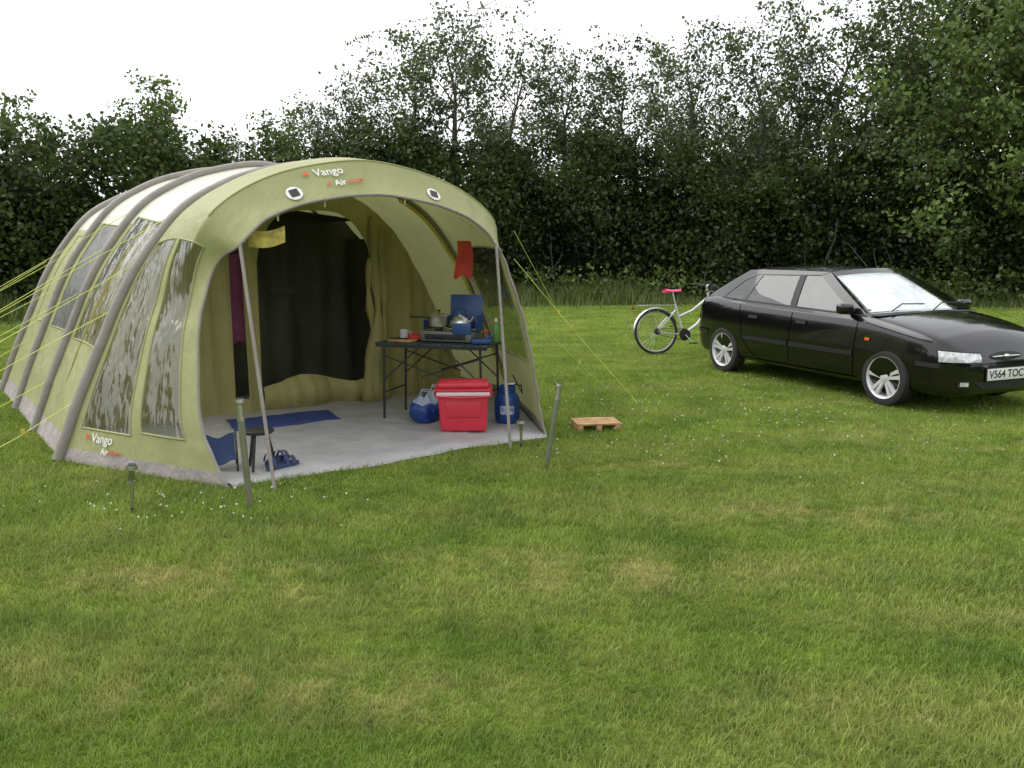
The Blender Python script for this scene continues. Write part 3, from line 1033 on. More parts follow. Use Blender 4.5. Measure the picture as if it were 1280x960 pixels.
cb.box((0, 0, .01), (.24, .17, .018), 0, bev=.004)
cb.cyl((-.12, -.02, .024), (.05, .02, .024), .009, n=8, m=1)
x, y = tw(-.33, -.13)
cb.build('chopping_board', [M_wood, M_blk], None, loc=(x, y, .747), rotz=rad(-25))
ob = MB()
ob.box((0, 0, .03), (.16, .10, .055), 0, bev=.018, seg=3)
ob.tube([(-.05, 0, .055), (0, 0, .075), (.05, 0, .055)], .005, 6, 0)
x, y = tw(-.24, -.02)
ob.build('red_pouch', [pbr('red_fabric', (.45, .02, .03), .7)], None, loc=(x, y, .747), rotz=.2)
ob = MB()
ob.box((0, 0, .025), (.18, .11, .045), 0, bev=.012, seg=3)
ob.box((.0, -.0, .051), (.15, .08, .006), 1, bev=.002)
ob.cyl((.03, -.02, .05), (.12, .04, .075), .01, n=8, m=0)
x, y = tw(.44, -.12)
ob.build('wash_things_tray', [M_blue, M_blk], None, loc=(x, y, .747), rotz=.1)
# mug, washing-up bottle and a small jar
mg_ = MB()
mg_.lathe([(0, 0), (.036, 0), (.040, .01), (.040, .085), (.037, .085), (.036, .012), (0, .010)], (0, 0, 0), 20, 0)
mg_.tube([(.038, 0, .07), (.062, 0, .065), (.066, 0, .04), (.040, 0, .018)], .005, 7, 0)
x, y = tw(-.42, .10)
mg_.build('tin_mug', [pbr('mug_white', (.65, .66, .66), .3)], None, loc=(x, y, .747))
wb = MB()
wb.lathe([(0, 0), (.030, 0), (.033, .01), (.033, .12), (.022, .15), (.012, .165), (.012, .185), (0, .187)], (0, 0, 0), 20, 0)
wb.lathe([(.014, .183), (.014, .205), (.005, .215), (0, .216)], (0, 0, 0), 12, 1)
x, y = tw(.50, .12)
wb.build('washing_up_bottle', [pbr('bottle_green', (.12, .30, .06), .25), M_white], None, loc=(x, y, .747))
jr = MB()
jr.lathe([(0, 0), (.032, 0), (.035, .008), (.035, .075), (.028, .085), (.028, .09)], (0, 0, 0), 20, 0)
jr.lathe([(.031, .088), (.031, .108), (0, .110)], (0, 0, 0), 20, 1)
x, y = tw(.42, .06)
jr.build('storage_jar', [pbr('jar_brown', (.10, .05, .025), .25), M_cred_ if False else pbr('jar_lid', (.5, .08, .04), .4)], None, loc=(x, y, .747))

M_cred = pbr('cool_box_red', (.58, .030, .055), .45, var=.08)
M_cwht = pbr('cool_box_white', (.74, .60, .60), .45, var=.04)
cx = MB()
cx.box((0, 0, .165), (.44, .29, .33), 0, bev=.022, seg=3, taper=.90)
cx.box((0, 0, .335), (.462, .312, .035), 1, bev=.008)
cx.box((0, 0, .366), (.468, .318, .024), 0, bev=.008)
cx.box((0, 0, .405), (.445, .295, .055), 0, bev=.022, seg=3)
cx.box((0, 0, .432), (.30, .16, .010), 0, bev=.004)
for sx in (-1, 1):
    cx.box((sx * .238, 0, .345), (.022, .06, .10), 0, bev=.008)
cx.tube([(-.244, 0, .345), (-.250, -.10, .335), (-.235, -.168, .318), (0, -.175, .305), (.235, -.168, .318), (.250, -.10, .335), (.244, 0, .345)], .008, 8, 0)
cx.box((0, -.140, .20), (.30, .012, .14), 0, bev=.005)
cx.build('cool_box', [M_cred, M_cwht], None, loc=(-.425, 7.33, .03), rotz=rad(2))

gb = MB()
M_gblue = pbr('gas_blue', (.012, .055, .23), .35, var=.1)
gb.lathe([(0, .012), (.085, .012), (.095, 0), (.10, .01), (.112, .04), (.116, .08), (.116, .20), (.105, .245), (.075, .275), (.03, .29), (0, .29)], (0, 0, 0), 28, 0)
gb.lathe([(.075, .275), (.078, .34), (.070, .34), (.068, .28)], (0, 0, 0), 20, 0)
gb.cyl((0, 0, .28), (0, 0, .36), .02, n=12, m=1)
gb.cyl((0, 0, .35), (.07, -.02, .355), .014, n=10, m=1)
gb.tube([(.07, -.02, .355), (.13, .0, .34), (.14, .1, .25), (.05, .25, .4)], .006, 6, 2)
vs = []
for i in range(9):
    a = -math.pi / 2 + (i - 4) * .14
    for z in (.09, .17): vs.append((.1175 * math.cos(a), .1175 * math.sin(a), z))
gb.add(vs, [(2 * i, 2 * i + 2, 2 * i + 3, 2 * i + 1) for i in range(8)], 3)
gb.build('gas_bottle', [M_gblue, M_steel, M_blk, pbr('label', (.30, .36, .5), .5, var=.8, vscale=30)], None, loc=(-.045, 7.62, .03))

def crumple_bag(name, loc_, r0, h, mats, seed):
    r = np.random.default_rng(seed); mb = MB(); n = 26; rows = []
    ph = r.uniform(0, 6.28, 6)
    for i in range(15):
        t = i / 14
        rr = r0 * (math.sin(math.pi * (.18 + .72 * t)) ** .6) * (1 - .35 * max(0, t - .6) / .4)
        row = []
        for j in range(n + 1):
            a = 2 * math.pi * (j % n) / n
            k = 1 + .10 * math.sin(3 * a + ph[0] + 2 * t) + .07 * math.sin(7 * a + ph[1] + 5 * t) + .05 * math.sin(11 * a + ph[2] - 7 * t)
            row.append((rr * k * math.cos(a), rr * k * .8 * math.sin(a), h * t * (1 + .06 * math.sin(5 * a + ph[3]))))
        rows.append(row)
    mb.grid(rows, 0, lambda i, j: 1 if i > 9 else 0)
    for s in (-1, 1):
        mb.tube([(-.05, s * .03, h * .95), (-.03, s * .05, h * 1.2), (.03, s * .05, h * 1.2), (.05, s * .03, h * .95)], .005, 5, 1)
    return mb.build(name, mats, None, 50, loc=loc_)
crumple_bag('carrier_bag', (-.80, 7.66, .03), .14, .24, [pbr('bag_blue', (.015, .05, .24), .35, bump=.6), pbr('bag_white', (.35, .42, .55), .35, bump=.6)], 4)
crumple_bag('carrier_bag', (-.72, 7.87, .03), .13, .25, [pbr('bag_grey', (.45, .50, .55), .35, bump=.6), pbr('bag_white2', (.6, .62, .65), .35, bump=.6)], 9)

dm = MB()
rr_ = random.Random(8)
rows = [[(x + .015 * math.sin(y * 9), y + .02 * math.sin(x * 7), .034 + .006 * rr_.random()) for x in np.linspace(-.48, .48, 33)] for y in np.linspace(-.24, .24, 17)]
rows = [[(p[0], p[1], .022) for p in rows[0]]] + rows + [[(p[0], p[1], .022) for p in rows[-1]]]
dm.grid(rows, 0)
dm.build('blue_doormat', [pbr('mat_blue', (.05, .075, .22), .95, var=.25, vscale=60, bump=1, bscale=120, spec=.1)], None, 180, loc=(-2.12, 7.72, 0), rotz=rad(30))

M_sand = pbr('sandal_navy', (.03, .045, .11), .7)
sh = MB()
for (sx, sy, an) in ((-.09, .0, .5), (.07, -.03, .1)):
    Rm = Matrix.Rotation(an, 3, 'Z')
    prof = []
    for i in range(24):
        a = 2 * math.pi * i / 24
        yy = .135 * math.sin(a); w = .048 * (1 + .18 * math.sin(a)) * math.cos(a)
        prof.append((w, yy))
    vs = [Rm @ Vector((p[0], p[1], 0)) + Vector((sx, sy, 0)) for p in prof] + [Rm @ Vector((p[0], p[1], .028)) + Vector((sx, sy, 0)) for p in prof]
    sh.add(vs, [tuple(range(24))[::-1], tuple(range(24, 48))] + [(i, (i + 1) % 24, 24 + (i + 1) % 24, 24 + i) for i in range(24)], 0)
    for (yy, hh, wd) in ((.07, .055, .035), (.02, .065, .03), (-.085, .07, .022)):
        rows = []
        for k in range(9):
            a = math.pi * k / 8
            rows.append([Rm @ Vector((.05 * math.cos(a), yy + d, .02 + hh * math.sin(a))) + Vector((sx, sy, 0)) for d in (-wd / 2, 0, wd / 2)])
        sh.grid(rows, 0)
sh.build('sandals', [M_sand], None, 60, loc=(-1.70, 6.10, .028), rotz=rad(-50))

so = MB()
so.lathe([(0, .262), (.10, .262), (.112, .272), (.112, .285), (.10, .292), (0, .292)], (0, 0, 0), 24, 0)
for k in range(3):
    a = k * 2.094 + .4
    so.cyl((.06 * math.cos(a), .06 * math.sin(a), .265), (.12 * math.cos(a), .12 * math.sin(a), 0), .011, n=8, m=0)
so.build('folding_stool', [M_blk], None, loc=(-1.83, 5.98, .03))
bk = MB()
rows = [[(-.11 + .22 * j / 6, .02 * math.sin(j) * .3 - .10 + .20 * i / 6, .06 + .02 * math.cos(j * 1.1) + .16 * (i / 6) ** 2) for j in range(7)] for i in range(7)]
bk.grid(rows, 0)
for x in (-.12, .12):
    bk.tube([(x, -.12, .0), (x, .0, .12), (x, .12, .24)], .008, 6, 1)
    bk.tube([(x, .12, .0), (x, .0, .12), (x, -.10, .08)], .008, 6, 1)
bk.build('folding_chair', [pbr('chair_blue', (.020, .04, .12), .8), M_blk], None, 60, loc=(-2.12, 5.98, .03), rotz=rad(20))

M_stem = pbr('stake_stem', (.20, .21, .14), .45, .4)
M_lens = glassy('stake_lens', (.7, .72, .7), .10, .1)
def stake(x, y, tx, ty, h, r, tall):
    mb = MB()
    a = Vector((0, 0, 0)); b = Vector((tx - x, ty - y, h))
    d = b.normalized()
    if tall:
        mb.tube([a - d * .1, a + d * .04], [.006, r * .5], 8, 1)
        mb.tube([a + d * .04, b * .80], r, 14, 0)
        mb.tube([b * .80, b * .83], r * 1.1, 14, 1)
        mb.tube([b * .83, b * .955], r * .95, 14, 1)
        mb.tube([b * .955, b * .965, b], [r * 1.05, r * 1.55, r * 1.5], 16, 1)
        mb.tube([b, b + d * .004], r * 1.15, 16, 3)
    else:
        mb.tube([a - d * .1, a + d * .03], [.004, .01], 8, 3)
        mb.tube([a + d * .03, b * .62], r * .5, 10, 1)
        mb.tube([b * .62, b * .65], r * .9, 12, 1)
        mb.tube([b * .65, b * .88], r * .85, 12, 2)
        mb.tube([b * .66, b * .87], r * .3, 8, 1)
        mb.tube([b * .88, b * .90, b], [r * .9, r * 1.5, r * 1.4], 14, 1)
        mb.tube([b, b + d * .004], r * 1.1, 14, 3)
    mb.build('solar_stake_light', [M_stem, M_steel, M_lens, M_blk], None, loc=(x, y, 0))
stake(-1.627, 5.08, -1.67, 5.10, .70, .021, True)
stake(.257, 6.145, .352, 6.16, .625, .021, True)
stake(-2.348, 5.045, -2.33, 5.05, .30, .024, False)
stake(.077, 6.77, .07, 6.77, .22, .024, False)

pl = MB()
for y in (-.10, 0, .10): pl.box((0, y, .062), (.40, .082, .016), 0, bev=.002)
for x in (-.17, 0, .17): pl.box((x, 0, .027), (.05, .28, .050), 0, bev=.002)
pl.build('wooden_pallet', [M_wood], None, loc=(.756, 7.5, 0), rotz=rad(8))

# ------------------------------------------------------------------ CAR
car = empty('parked_car', (4.046, 10.13, 0), math.atan2(-.919, .395))
M_paint = pbr('black_paint', (.0035, .0030, .0038), .18, var=.05, coat=.8, spec=.35)
M_trim = pbr('black_trim', (.012, .012, .013), .55)
M_gap = pbr('panel_gap', (.001, .001, .001), .9, spec=.05)
M_liner = pbr('arch_liner', (.004, .004, .004), .95, spec=.05)
M_tyre = pbr('tyre_rubber', (.020, .020, .020), .8, bump=.3, bscale=60)
M_alloy = pbr('alloy', (.60, .60, .62), .32, .25, var=.05)
M_glass = glassy('car_glass', (.50, .56, .54), .06, .01)
M_glassc = glassy('windscreen_glass', (.90, .93, .92), .06, .01)
M_hl = pbr('headlight_lens', (.66, .67, .69), .12, .2, var=.35, vscale=30, coat=1)
M_amber = pbr('amber_lens', (.60, .12, .01), .2, coat=1)
M_rlamp = pbr('red_lamp', (.25, .006, .006), .2, coat=1)
M_plate = pbr('plate_white', (.74, .74, .72), .4, var=.03)
M_chrome = pbr('chrome', (.7, .7, .7), .12, 1)
M_seat = pbr('seat_cloth', (.07, .07, .075), .9)
M_shade = pbr('silver_sunshade', (.84, .86, .86), .35, .1, var=.18, vscale=4, bump=.8, bscale=5, bdist=.06)

def fx(x):
    return x if x < 1.3 else 1.3 + (x - 1.3) * .86
SX = [-2.03, -2.00, -1.95, -1.85, -1.6, -1.3, -.9, 0, .6, 1.0] + [fx(v) for v in (1.3, 1.6, 1.8, 1.95, 2.05, 2.11, 2.15)]
SW = [.62, .71, .765, .80, .828, .84, .845, .85, .85, .848, .843, .825, .80, .755, .69, .61, .50]
SZB = [.30, .27, .24, .22, .20, .19, .185, .185, .185, .185, .185, .18, .175, .17, .17, .185, .22]
SZT = [.60, .74, .90, .955, .965, .955, .945, .925, .915, .905, .862, .808, .768, .722, .668, .60, .52]
SZC = [.62, .78, .96, .99, .985, .94, .925, .905, .90, .955, .935, .890, .845, .790, .718, .63, .54]
def ip_(x, T): return float(np.interp(x, SX, T))
xs = sorted(set([round(v, 4) for v in list(np.linspace(-1.9, 1.84, 56)) + SX + [-2.015, -1.975, 1.90, 1.975, 2.015]]))
def smooth_interp(x, T):
    k = .06 if abs(x) < 1.8 else .012
    return sum(ip_(min(max(x + d * k, SX[0]), SX[-1]), T) for d in (-2, -1, 0, 1, 2)) / 5
SEC = [(.0, 0.0), (.5, 0), (.82, 0), (.925, .03), (.965, .10), (.982, .20), (.990, .32), (.999, .44), (1.0, .52), (.999, .60), (.992, .72), (.980, .82), (.965, .90), (.947, .955), (.925, .985), (.895, 1.005)]
body = MB()
rings = []
for x in xs:
    w, zb, zt, zc = (smooth_interp(x, T) for T in (SW, SZB, SZT, SZC))
    half = [(w * a, zb + (zt - zb) * b) for a, b in SEC]
    for a in (.84, .76, .66, .5, .33, .16, 0):
        half.append((w * a, zt + .005 + (zc - zt) * (1 - (a / .9) ** 2)))
    ring = [(x, -y, z) for y, z in half] + [(x, y, z) for y, z in reversed(half[1:-1])]
    rings.append(ring)
nr = len(rings[0])
vs = [p for r_ in rings for p in r_]
fs = []; ms = []
for i in range(len(rings) - 1):
    for j in range(nr):
        j2 = (j + 1) % nr
        fs.append((i * nr + j, (i + 1) * nr + j, (i + 1) * nr + j2, i * nr + j2))
        y = abs((rings[i][j][1] + rings[i][j2][1]) / 2); z = rings[i][j][2]
        xm = xs[i]
        ms.append(2 if (-1.62 < xm < .90 and y < .745 and z > .8) else 0)
fs.append(tuple(range(nr))); ms.append(0)
fs.append(tuple((len(rings) - 1) * nr + j for j in range(nr))[::-1]); ms.append(0)
body.add(vs, fs, ms)
bo = body.build('body_shell', [M_paint, M_liner, M_trim], car)
bmx = bmesh.new(); bmx.from_mesh(bo.data); bmesh.ops.recalc_face_normals(bmx, faces=bmx.faces); bmx.to_mesh(bo.data); bmx.free()
AXF, AXR, WZ = 1.325, -1.325, .292
for ax in (AXF, AXR):
    for sy in (-1, 1):
        cu = MB()
        n = 40
        vsc = []
        for yy in (.58, .95):
            for k in range(n):
                a = 2 * math.pi * k / n
                vsc.append((ax + .330 * math.cos(a), sy * yy, WZ + .01 + .330 * math.sin(a)))
        cu.add(vsc, [tuple(range(n)), tuple(range(n, 2 * n))[::-1]] + [(k, (k + 1) % n, n + (k + 1) % n, n + k) for k in range(n)], 1)
        co = cu.build('cut', [M_paint, M_liner], smooth=False)
        b2 = bmesh.new(); b2.from_mesh(co.data); bmesh.ops.recalc_face_normals(b2, faces=b2.faces); b2.to_mesh(co.data); b2.free()
        md = bo.modifiers.new('b', 'BOOLEAN'); md.operation = 'DIFFERENCE'; md.object = co; md.solver = 'EXACT'
        dg = bpy.context.evaluated_depsgraph_get()
        me = bpy.data.meshes.new_from_object(bo.evaluated_get(dg))
        bo.modifiers.clear()
        old = bo.data; bo.data = me; bpy.data.meshes.remove(old)
        bpy.data.objects.remove(co)
bo.data.set_sharp_from_angle(angle=rad(42))
bvh = BVHTree.FromPolygons([v.co.copy() for v in bo.data.vertices], [tuple(p.vertices) for p in bo.data.polygons])

det = MB()   # 0 paint 1 trim 2 gap 3 headlight 4 amber 5 red 6 plate 7 chrome 8 alloy
def decal(corners, direction, nx, ny, m, off=.004):
    a, b, c, d = [Vector(q) for q in corners]
    D = Vector(direction).normalized()
    rows = []
    for i in range(ny + 1):
        row = []
        for j in range(nx + 1):
            p = a.lerp(b, j / nx).lerp(d.lerp(c, j / nx), i / ny)
            hit = bvh.ray_cast(p, D)
            row.append(None if hit[0] is None else tuple(hit[0] - D * off))
        rows.append(row)
    vs = {}; V = []; F = []
    for i in range(ny):
        for j in range(nx):
            q = [rows[i][j], rows[i][j + 1], rows[i + 1][j + 1], rows[i + 1][j]]
            if any(k is None for k in q): continue
            idx = []
            for key in ((i, j), (i, j + 1), (i + 1, j + 1), (i + 1, j)):
                if key not in vs:
                    vs[key] = len(V); V.append(rows[key[0]][key[1]])
                idx.append(vs[key])
            F.append(tuple(idx))
    det.add(V, F, m)
for sy in (-1, 1):
    Y = 1.5 * sy; D = (0, -sy, 0)
    def sd_(x0, z0, x1, z1, th, m, off=.003, n=10):
        v = Vector((x1 - x0, 0, z1 - z0)); pn = Vector((-v.z, 0, v.x)).normalized() * th / 2
        A = Vector((x0, Y, z0)); B = Vector((x1, Y, z1))
        decal((A - pn, B - pn, B + pn, A + pn), D, n, 1, m, off)
    for (x0, x1) in ((-.92, -.11), (-.08, .90)):
        sd_(x0, .50, x1, .50, .055, 1, .012, 12)
    sd_(-1.98, .50, -1.68, .50, .05, 1, .010, 6)
    sd_(1.68, .49, 1.90, .48, .045, 1, .010, 8)
    sd_(-.95, .245, .95, .245, .012, 2, .003, 16)
    sd_(.90, .25, .93, .88, .010, 2); sd_(-.10, .25, -.07, .92, .010, 2)
    sd_(-.68, .25, -.93, .45, .010, 2, .003, 5); sd_(-.93, .45, -1.05, .94, .010, 2)
    sd_(.90, .25, -.10, .25, .010, 2); sd_(-.10, .25, -.68, .25, .010, 2)
    sd_(1.02, .84, 1.80, .70, .007, 2, .003, 12)
    sd_(1.66, .505, 1.94, .505, .009, 2, .004, 10)
    sd_(-1.66, .53, -2.0, .54, .009, 2, .004, 8)
    decal(((1.06, Y, .655), (1.12, Y, .655), (1.12, Y, .685), (1.06, Y, .685)), D, 3, 2, 4, .010)
    for hx in (.02, -.82):
        sd_(hx, .765, hx + .16, .765, .035, 1, .016, 4)
    def fl(yin, yout, z0, z1, m, off, tilt=0, nx=12):
        Pin = Vector((2.6, sy * yin, 0)); Pout = Vector((2.6, sy * yout, 0))
        decal((Pin + Vector((0, 0, z0)), Pout + Vector((0, 0, z0 + tilt * .2)), Pout + Vector((0, 0, z1 + tilt)), Pin + Vector((0, 0, z1))), (-1, 0, 0), nx, 4, m, off)
    fl(.33, .742, .505, .602, 1, .006, .034)
    fl(.345, .738, .513, .592, 3, .012, .034, 16)
    fl(.48, .60, .275, .335, 1, .008); fl(.50, .58, .285, .325, 3, .013)
    P0 = Vector((-2.6, sy * .50, 0)); P1 = Vector((-2.6, sy * .755, 0)); zz = Vector((0, 0, 1))
    decal((P0 + zz * .66, P1 + zz * .66, P1 + zz * .84, P0 + zz * .82), (1, 0, 0), 8, 5, 5, .010)
F_ = (-1, 0, 0)
decal(((2.6, -.30, .245), (2.6, .30, .245), (2.6, .42, .32), (2.6, -.42, .32)), F_, 14, 4, 1, .005)
decal(((2.6, -.62, .488), (2.6, .62, .488), (2.6, .62, .497), (2.6, -.62, .497)), F_, 20, 1, 2, .004)
def oval(cy, cz, ry, rz, m, off):
    V = []
    h0 = bvh.ray_cast(Vector((2.6, cy, cz)), Vector(F_))[0]
    V.append(tuple(h0 + Vector((off, 0, 0))))
    for k in range(28):
        a = 2 * math.pi * k / 28
        h = bvh.ray_cast(Vector((2.6, cy + ry * math.cos(a), cz + rz * math.sin(a))), Vector(F_))[0]
        V.append(tuple(h + Vector((off, 0, 0))))
    det.add(V, [(0, 1 + k, 1 + (k + 1) % 28) for k in range(28)], m)
oval(0, .562, .225, .042, 1, .006); oval(0, .562, .20, .006, 7, .012); oval(0, .562, .045, .018, 7, .016)
NX = fx(2.15)
det.box((NX + .022, 0, .385), (.012, .52, .115), 6, bev=.003)
det.box((NX + .012, 0, .385), (.012, .545, .135), 1, bev=.003)
det.box((-2.045, 0, .60), (.012, .52, .115), 4, bev=.003)
Mp = Matrix(((0, 0, 1, NX + .0295), (1, 0, 0, 0), (0, 1, 0, .385), (0, 0, 0, 1)))

def ysd(x, z):
    s = (z - .90) / .42
    y = .806 - .175 * s - .045 * s * s
    if x > .2: y *= 1 - .035 * ((x - .2) / .8) ** 2
    if x < -.8: y *= 1 - .075 * ((-.8 - x) / .9) ** 2
    return y
gh = MB()   # 0 paint 1 glass 2 trim 3 seat 4 shade 5 chrome 6 clear glass
def side(q, m, nx=8, nz=5, off=0.0):
    a, b, c, d = [np.array(k, float) for k in q]
    for sy in (-1, 1):
        rows = []
        for i in range(nz + 1):
            row = []
            for j in range(nx + 1):
                u = j / nx; v = i / nz
                p = (a * (1 - u) + b * u) * (1 - v) + (d * (1 - u) + c * u) * v
                row.append((p[0], sy * (ysd(p[0], p[1]) + off), p[1]))
            rows.append(row)
        gh.grid(rows, m)
side([(1.05, .885), (.86, .89), (.12, 1.295), (.24, 1.335)], 0)
side([(.86, .905), (-.06, .925), (-.12, 1.30), (.12, 1.295)], 1, 12, 6, -.006)
side([(-.05, .92), (-.15, .925), (-.21, 1.30), (-.11, 1.30)], 2, 2, 5, .002)
side([(-.15, .925), (-.98, .945), (-.84, 1.285), (-.21, 1.30)], 1, 10, 6, -.006)
side([(-.98, .94), (-1.07, .945), (-.92, 1.28), (-.84, 1.285)], 0, 2, 5)
side([(-1.07, .955), (-1.46, .970), (-1.14, 1.20), (-.92, 1.275)], 1, 6, 6, -.006)
side([(-1.46, .965), (-1.86, .955), (-1.16, 1.315), (-1.14, 1.20)], 0, 6, 6)
side([(-1.14, 1.20), (-1.16, 1.315), (-.92, 1.335), (-.92, 1.275)], 0, 4, 4)
side([(.24, 1.335), (.12, 1.295), (-.92, 1.275), (-.92, 1.335)], 0, 1, 1)
for sy in (-1, 1):
    rows = []
    for i in range(4):
        row = []
        for j in range(25):
            x = .24 + (-1.16 - .24) * j / 24
            zt = 1.335 + .012 * math.sin(math.pi * j / 24) - .015 * (j / 24) ** 2
            zl = np.interp(x, [-1.16, -.92, .12, .24], [1.30, 1.272, 1.295, 1.33])
            z = zl + (zt - zl) * i / 3
            row.append((x, sy * (ysd(x, z) + .004), z))
        rows.append(row)
    gh.grid(rows, 0)
side([(1.00, .893), (-1.50, .955), (-1.50, .972), (1.00, .910)], 2, 26, 1, .008)
side([(1.05, .86), (-1.86, .93), (-1.86, .962), (1.05, .898)], 0, 26, 1, .0)
def roofz(x, yn):
    j = (.24 - x) / 1.40
    edge = 1.335 + .012 * math.sin(math.pi * min(max(j, 0), 1)) - .015 * j * j
    return edge + .045 * (1 - yn * yn) * (1 - .25 * abs(j - .45))
rows = []
for i in range(29):
    x = .26 - 1.44 * i / 28
    row = []
    for j in range(21):
        yn = -1 + j / 10
        xx = x + .10 * (1 - yn * yn) * (1 - i / 28) - .05 * (1 - yn * yn) * (i / 28)
        row.append((xx, yn * (ysd(x, 1.335) + .006), roofz(x, yn)))
    rows.append(row)
roof_front = rows[0]; roof_rear = rows[-1]
gh.grid(rows, 0)
def screen(topcurve, botx, botz, boty, bow, m, inset=0, t0=0, t1=1, y0=-1, y1=1):
    rows = []
    for i in range(9):
        t = t0 + (t1 - t0) * i / 8
        row = []
        for j in range(21):
            yn = -1 + j / 10
            if yn < y0 or yn > y1: continue
            tpv = np.array(topcurve[j])
            b = np.array((botx + bow * (1 - yn * yn), yn * boty, botz + .03 * (1 - yn * yn)))
            p = tpv * (1 - t) + b * t
            p[2] += .012 * math.sin(math.pi * t)
            row.append((p[0] - inset * (1 if botx > 0 else -1), p[1] * (1 - abs(inset) * .6), p[2] - abs(inset) * .5))
        rows.append(row)
    gh.grid(rows, m)
screen(roof_front, 1.04, .905, .775, .13, 6)
screen(roof_front, 1.04, .905, .775, .13, 4, inset=.06, t0=.06, t1=.90, y0=-.95, y1=.75)
screen(roof_rear, -1.86, .965, .715, -.05, 0, t0=0, t1=.10)
screen(roof_rear, -1.86, .965, .715, -.05, 1, t0=.10, t1=.80)
screen(roof_rear, -1.86, .965, .715, -.05, 0, t0=.80, t1=1)
gh.box((-1.93, 0, 1.005), (.10, 1.30, .022), 0, bev=.010)
rows = []
for j in range(21):
    yn = -1 + j / 10
    rows.append([(1.02 + .13 * (1 - yn * yn), yn * .775, .918 + .03 * (1 - yn * yn)), (1.14 + .12 * (1 - yn * yn), yn * .76, .905 + .035 * (1 - yn * yn))])
gh.grid(rows, 2)
for (y0, y1) in ((-.60, -.02), (.0, .55)):
    gh.tube([(1.16, y0, .955), (1.02, (y0 + y1) / 2, 1.015), (1.05, y1, 1.01)], .007, 6, 2)
for sy in (-.36, .36):
    for sx in (.02, -.85):
        gh.box((sx, sy, 1.0), (.14, .46, .34), 3, R=Matrix.Rotation(rad(-12), 3, 'Y'), bev=.05, seg=3)
        gh.box((sx - .06, sy, 1.23), (.09, .25, .15), 3, R=Matrix.Rotation(rad(-10), 3, 'Y'), bev=.035, seg=3)
gh.box((.72, 0, .90), (.40, 1.35, .12), 2, bev=.04)
gh.tube([(.50 + .06 * math.sin(a), -.36 + .18 * math.cos(a), .96 + .15 * math.sin(a)) for a in np.linspace(0, 2 * math.pi, 25)[:-1]], .012, 8, 2, closed=True)
for sy in (-1, 1):
    gh.box((.80, sy * .885, .965), (.10, .19, .115), 0, bev=.035, seg=3)
    gh.box((.75, sy * .885, .965), (.008, .15, .085), 5, bev=.003)
    gh.box((.80, sy * .80, .935), (.07, .07, .04), 2, bev=.01)
gh.tube([(.20, 0, 1.39), (-.12, 0, 1.66)], [.004, .002], 6, 2)
gh.build('greenhouse', [M_paint, M_glass, M_trim, M_seat, M_shade, M_chrome, M_glassc], car, angle=35)
det.build('trim_and_lamps', [M_paint, M_trim, M_gap, M_hl, M_amber, M_rlamp, M_plate, M_chrome, M_alloy], car, angle=40)
text_obj('plate_text', 'V564 TOC', .108, M_trim, car, Mp, bold=.0010)

def wheel(name, x, sy):
    w = MB()
    R_ = Matrix(((1, 0, 0), (0, 0, -1), (0, 1, 0)))
    if sy > 0: R_ = Matrix(((1, 0, 0), (0, 0, 1), (0, -1, 0)))
    c = (0, 0, 0)
    w.lathe([(.205, -.09), (.25, -.095), (.282, -.085), (.292, -.06), (.292, .06), (.282, .085), (.25, .095), (.212, .088), (.205, .08)], c, 44, 0, R_)
    w.lathe([(.217, .092), (.207, .088), (.194, .070), (.190, .0), (.188, -.08)], c, 44, 1, R_)
    w.lathe([(.19, -.02), (.0, -.02)], c, 30, 2, R_)
    w.lathe([(.14, .01), (.14, .018), (.05, .02)], c, 30, 3, R_)
    for k in range(5):
        a = 2 * math.pi * k / 5 + .3
        for da in (-.17, .17):
            pin = Vector((.035 * math.cos(a + da * 2), .035 * math.sin(a + da * 2), .062))
            pout = Vector((.203 * math.cos(a + da), .203 * math.sin(a + da), .078))
            t = (pout - pin).normalized(); n = Vector((0, 0, 1)); b = t.cross(n)
            vs = []
            for (p, ww) in ((pin, .020), (pin.lerp(pout, .5), .019), (pout, .026)):
                for q in (b * ww + n * -.02, b * ww * .8 + n * .004, b * ww * -.8 + n * .004, b * -ww + n * -.02):
                    vs.append(R_ @ (p + q))
            fs = []
            for s in range(2):
                for q in range(3):
                    fs.append((s * 4 + q, s * 4 + q + 1, s * 4 + q + 5, s * 4 + q + 4))
            w.add(vs, fs, 1)
    w.lathe([(.060, .045), (.060, .066), (.050, .072), (.028, .073), (.026, .078), (0, .079)], c, 24, 1, R_)
    return w.build(name, [M_tyre, M_alloy, M_liner, M_trim], car, angle=35, loc=(x, sy * .752, WZ))
wheel('wheel_front_right', AXF, -1); wheel('wheel_front_left', AXF, 1)
wheel('wheel_rear_right', AXR, -1); wheel('wheel_rear_left', AXR, 1)
un = MB(); un.box((0, 0, .25), (3.6, 1.1, .10), 0); un.build('underbody', [M_liner], car)

# ------------------------------------------------------------------ BICYCLE
bike = empty('bicycle', (2.19, 12.79, 0), math.atan2(.2, .98))
M_fr = pbr('silver_frame', (.62, .62, .61), .3, .3)
M_pink = pbr('pink_saddle', (.75, .07, .22), .6)
bk = MB()
def bwheel(x):
    circ = lambda r_, n=48: [(x + r_ * math.cos(a), 0, .345 + r_ * math.sin(a)) for a in np.linspace(0, 2 * math.pi, n + 1)[:-1]]
    bk.tube(circ(.326), .021, 8, 1, closed=True)
    bk.tube(circ(.300), .010, 6, 2, closed=True)
    bk.cyl((x, -.05, .345), (x, .05, .345), .022, n=12, m=2)
    for k in range(28):
        a = 2 * math.pi * k / 28
        bk.cyl((x + .02 * math.cos(a + .6), .03 * (-1) ** k, .345 + .02 * math.sin(a + .6)), (x + .30 * math.cos(a), 0, .345 + .30 * math.sin(a)), .0018, n=4, m=2)
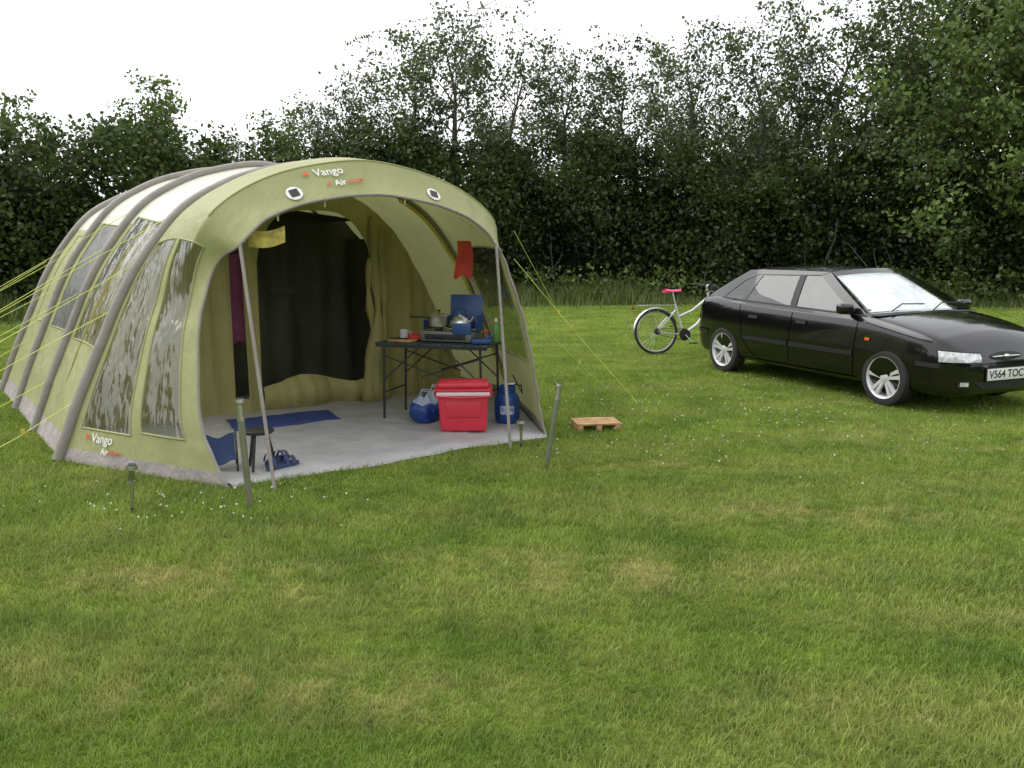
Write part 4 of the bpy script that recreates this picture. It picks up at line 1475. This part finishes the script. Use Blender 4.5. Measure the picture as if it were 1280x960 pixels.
bwheel(0); bwheel(1.07)
def mg(x, a0, a1):
    rows = []
    for k in range(25):
        a = a0 + (a1 - a0) * k / 24
        rows.append([(x + r_ * math.cos(a), y, .345 + r_ * math.sin(a)) for y, r_ in ((-.028, .352), (0, .366), (.028, .352))])
    bk.grid(rows, 2)
mg(0, rad(20), rad(200)); mg(1.07, rad(10), rad(170))
BBp = (.44, 0, .29); SB = (.34, 0, .66); HT = (.86, 0, .86); HB = (.89, 0, .70)
bk.tube([BBp, SB, (.31, 0, .76)], .019, 10, 0)
bk.tube([(.31, 0, .76), (.275, 0, .93)], .013, 8, 2)
bk.tube([BBp, (.66, 0, .44), HB], .024, 10, 0)
bk.tube([(.36, 0, .56), (.60, 0, .66), HT], .020, 10, 0)
bk.tube([HB, HT, (.845, 0, .93)], .02, 10, 0)
for y in (-.055, .055):
    bk.tube([BBp, (.2, y, .31), (0, y, .345)], .010, 7, 0)
    bk.tube([(.335, 0, .68), (.2, y, .55), (0, y, .345)], .009, 7, 0)
    bk.tube([(.895, y * .9, .68), (.93, y, .55), (1.07, y, .345)], .013, 8, 0)
    bk.cyl((0, y * 1.3, .345), (.02, y * 1.3, .74), .004, n=5, m=2)
    bk.cyl((-.02, y * 1.3, .345), (-.16, y * 1.3, .74), .004, n=5, m=2)
    bk.tube([(.28, y * 1.2, .74), (-.30, y * 1.2, .745)], .005, 6, 2)
for x in (-.28, -.14, 0, .12): bk.cyl((x, -.075, .745), (x, .075, .745), .004, n=5, m=2)
bk.box((-.36, 0, .70), (.02, .07, .05), 4, bev=.008)
rows = []
for i in range(9):
    t = i / 8; x = .13 + .28 * t; w = .085 * (1 - t) ** .8 + .022
    rows.append([(x, w * math.cos(a), .955 - .015 * math.sin(t * 3) + .035 * math.sin(a)) for a in np.linspace(0, math.pi, 9)])
bk.grid(rows, 3)
bk.box((.20, 0, .945), (.14, .13, .03), 3, bev=.012)
bk.tube([(.845, 0, .93), (.83, 0, 1.02), (.86, 0, 1.04)], .014, 8, 2)
bk.tube([(.72, -.30, 1.07), (.80, -.24, 1.07), (.87, -.10, 1.045), (.87, .10, 1.045), (.80, .24, 1.07), (.72, .30, 1.07)], .012, 8, 1)
for s in (-1, 1): bk.cyl((.72, s * .30, 1.07), (.80, s * .24, 1.07), .018, n=8, m=1)
bk.tube([(.83, .2, 1.05), (.98, .12, .98), (.93, .02, .80)], .005, 5, 1)
bk.tube([(.83, -.2, 1.05), (1.0, -.10, .96), (.90, -.02, .78)], .005, 5, 1)
bk.box((.93, 0, 1.0), (.10, .16, .08), 1, bev=.02)
RY = Matrix(((1, 0, 0), (0, 0, -1), (0, 1, 0)))
bk.lathe([(.0, .0), (.09, .0), (.09, .004), (0, .005)], (.44, -.06, .29), 24, 1, RY)
bk.cyl((.44, -.08, .29), (.55, -.09, .16), .010, n=7, m=2); bk.box((.55, -.13, .16), (.09, .08, .02), 1)
bk.cyl((.44, .08, .29), (.33, .09, .42), .010, n=7, m=2); bk.box((.33, .13, .42), (.09, .08, .02), 1)
bk.tube([(0, -.06, .385), (.44, -.06, .38)], .005, 5, 1); bk.tube([(0, -.06, .305), (.44, -.06, .20)], .005, 5, 1)
bk.lathe([(.0, .0), (.05, .0), (.05, .006), (0, .01)], (0, -.055, .345), 18, 1, RY)
bk.build('frame_and_wheels', [M_fr, M_blk, M_steel, M_pink, M_rlamp], bike)
bike.rotation_euler[0] = rad(-6)
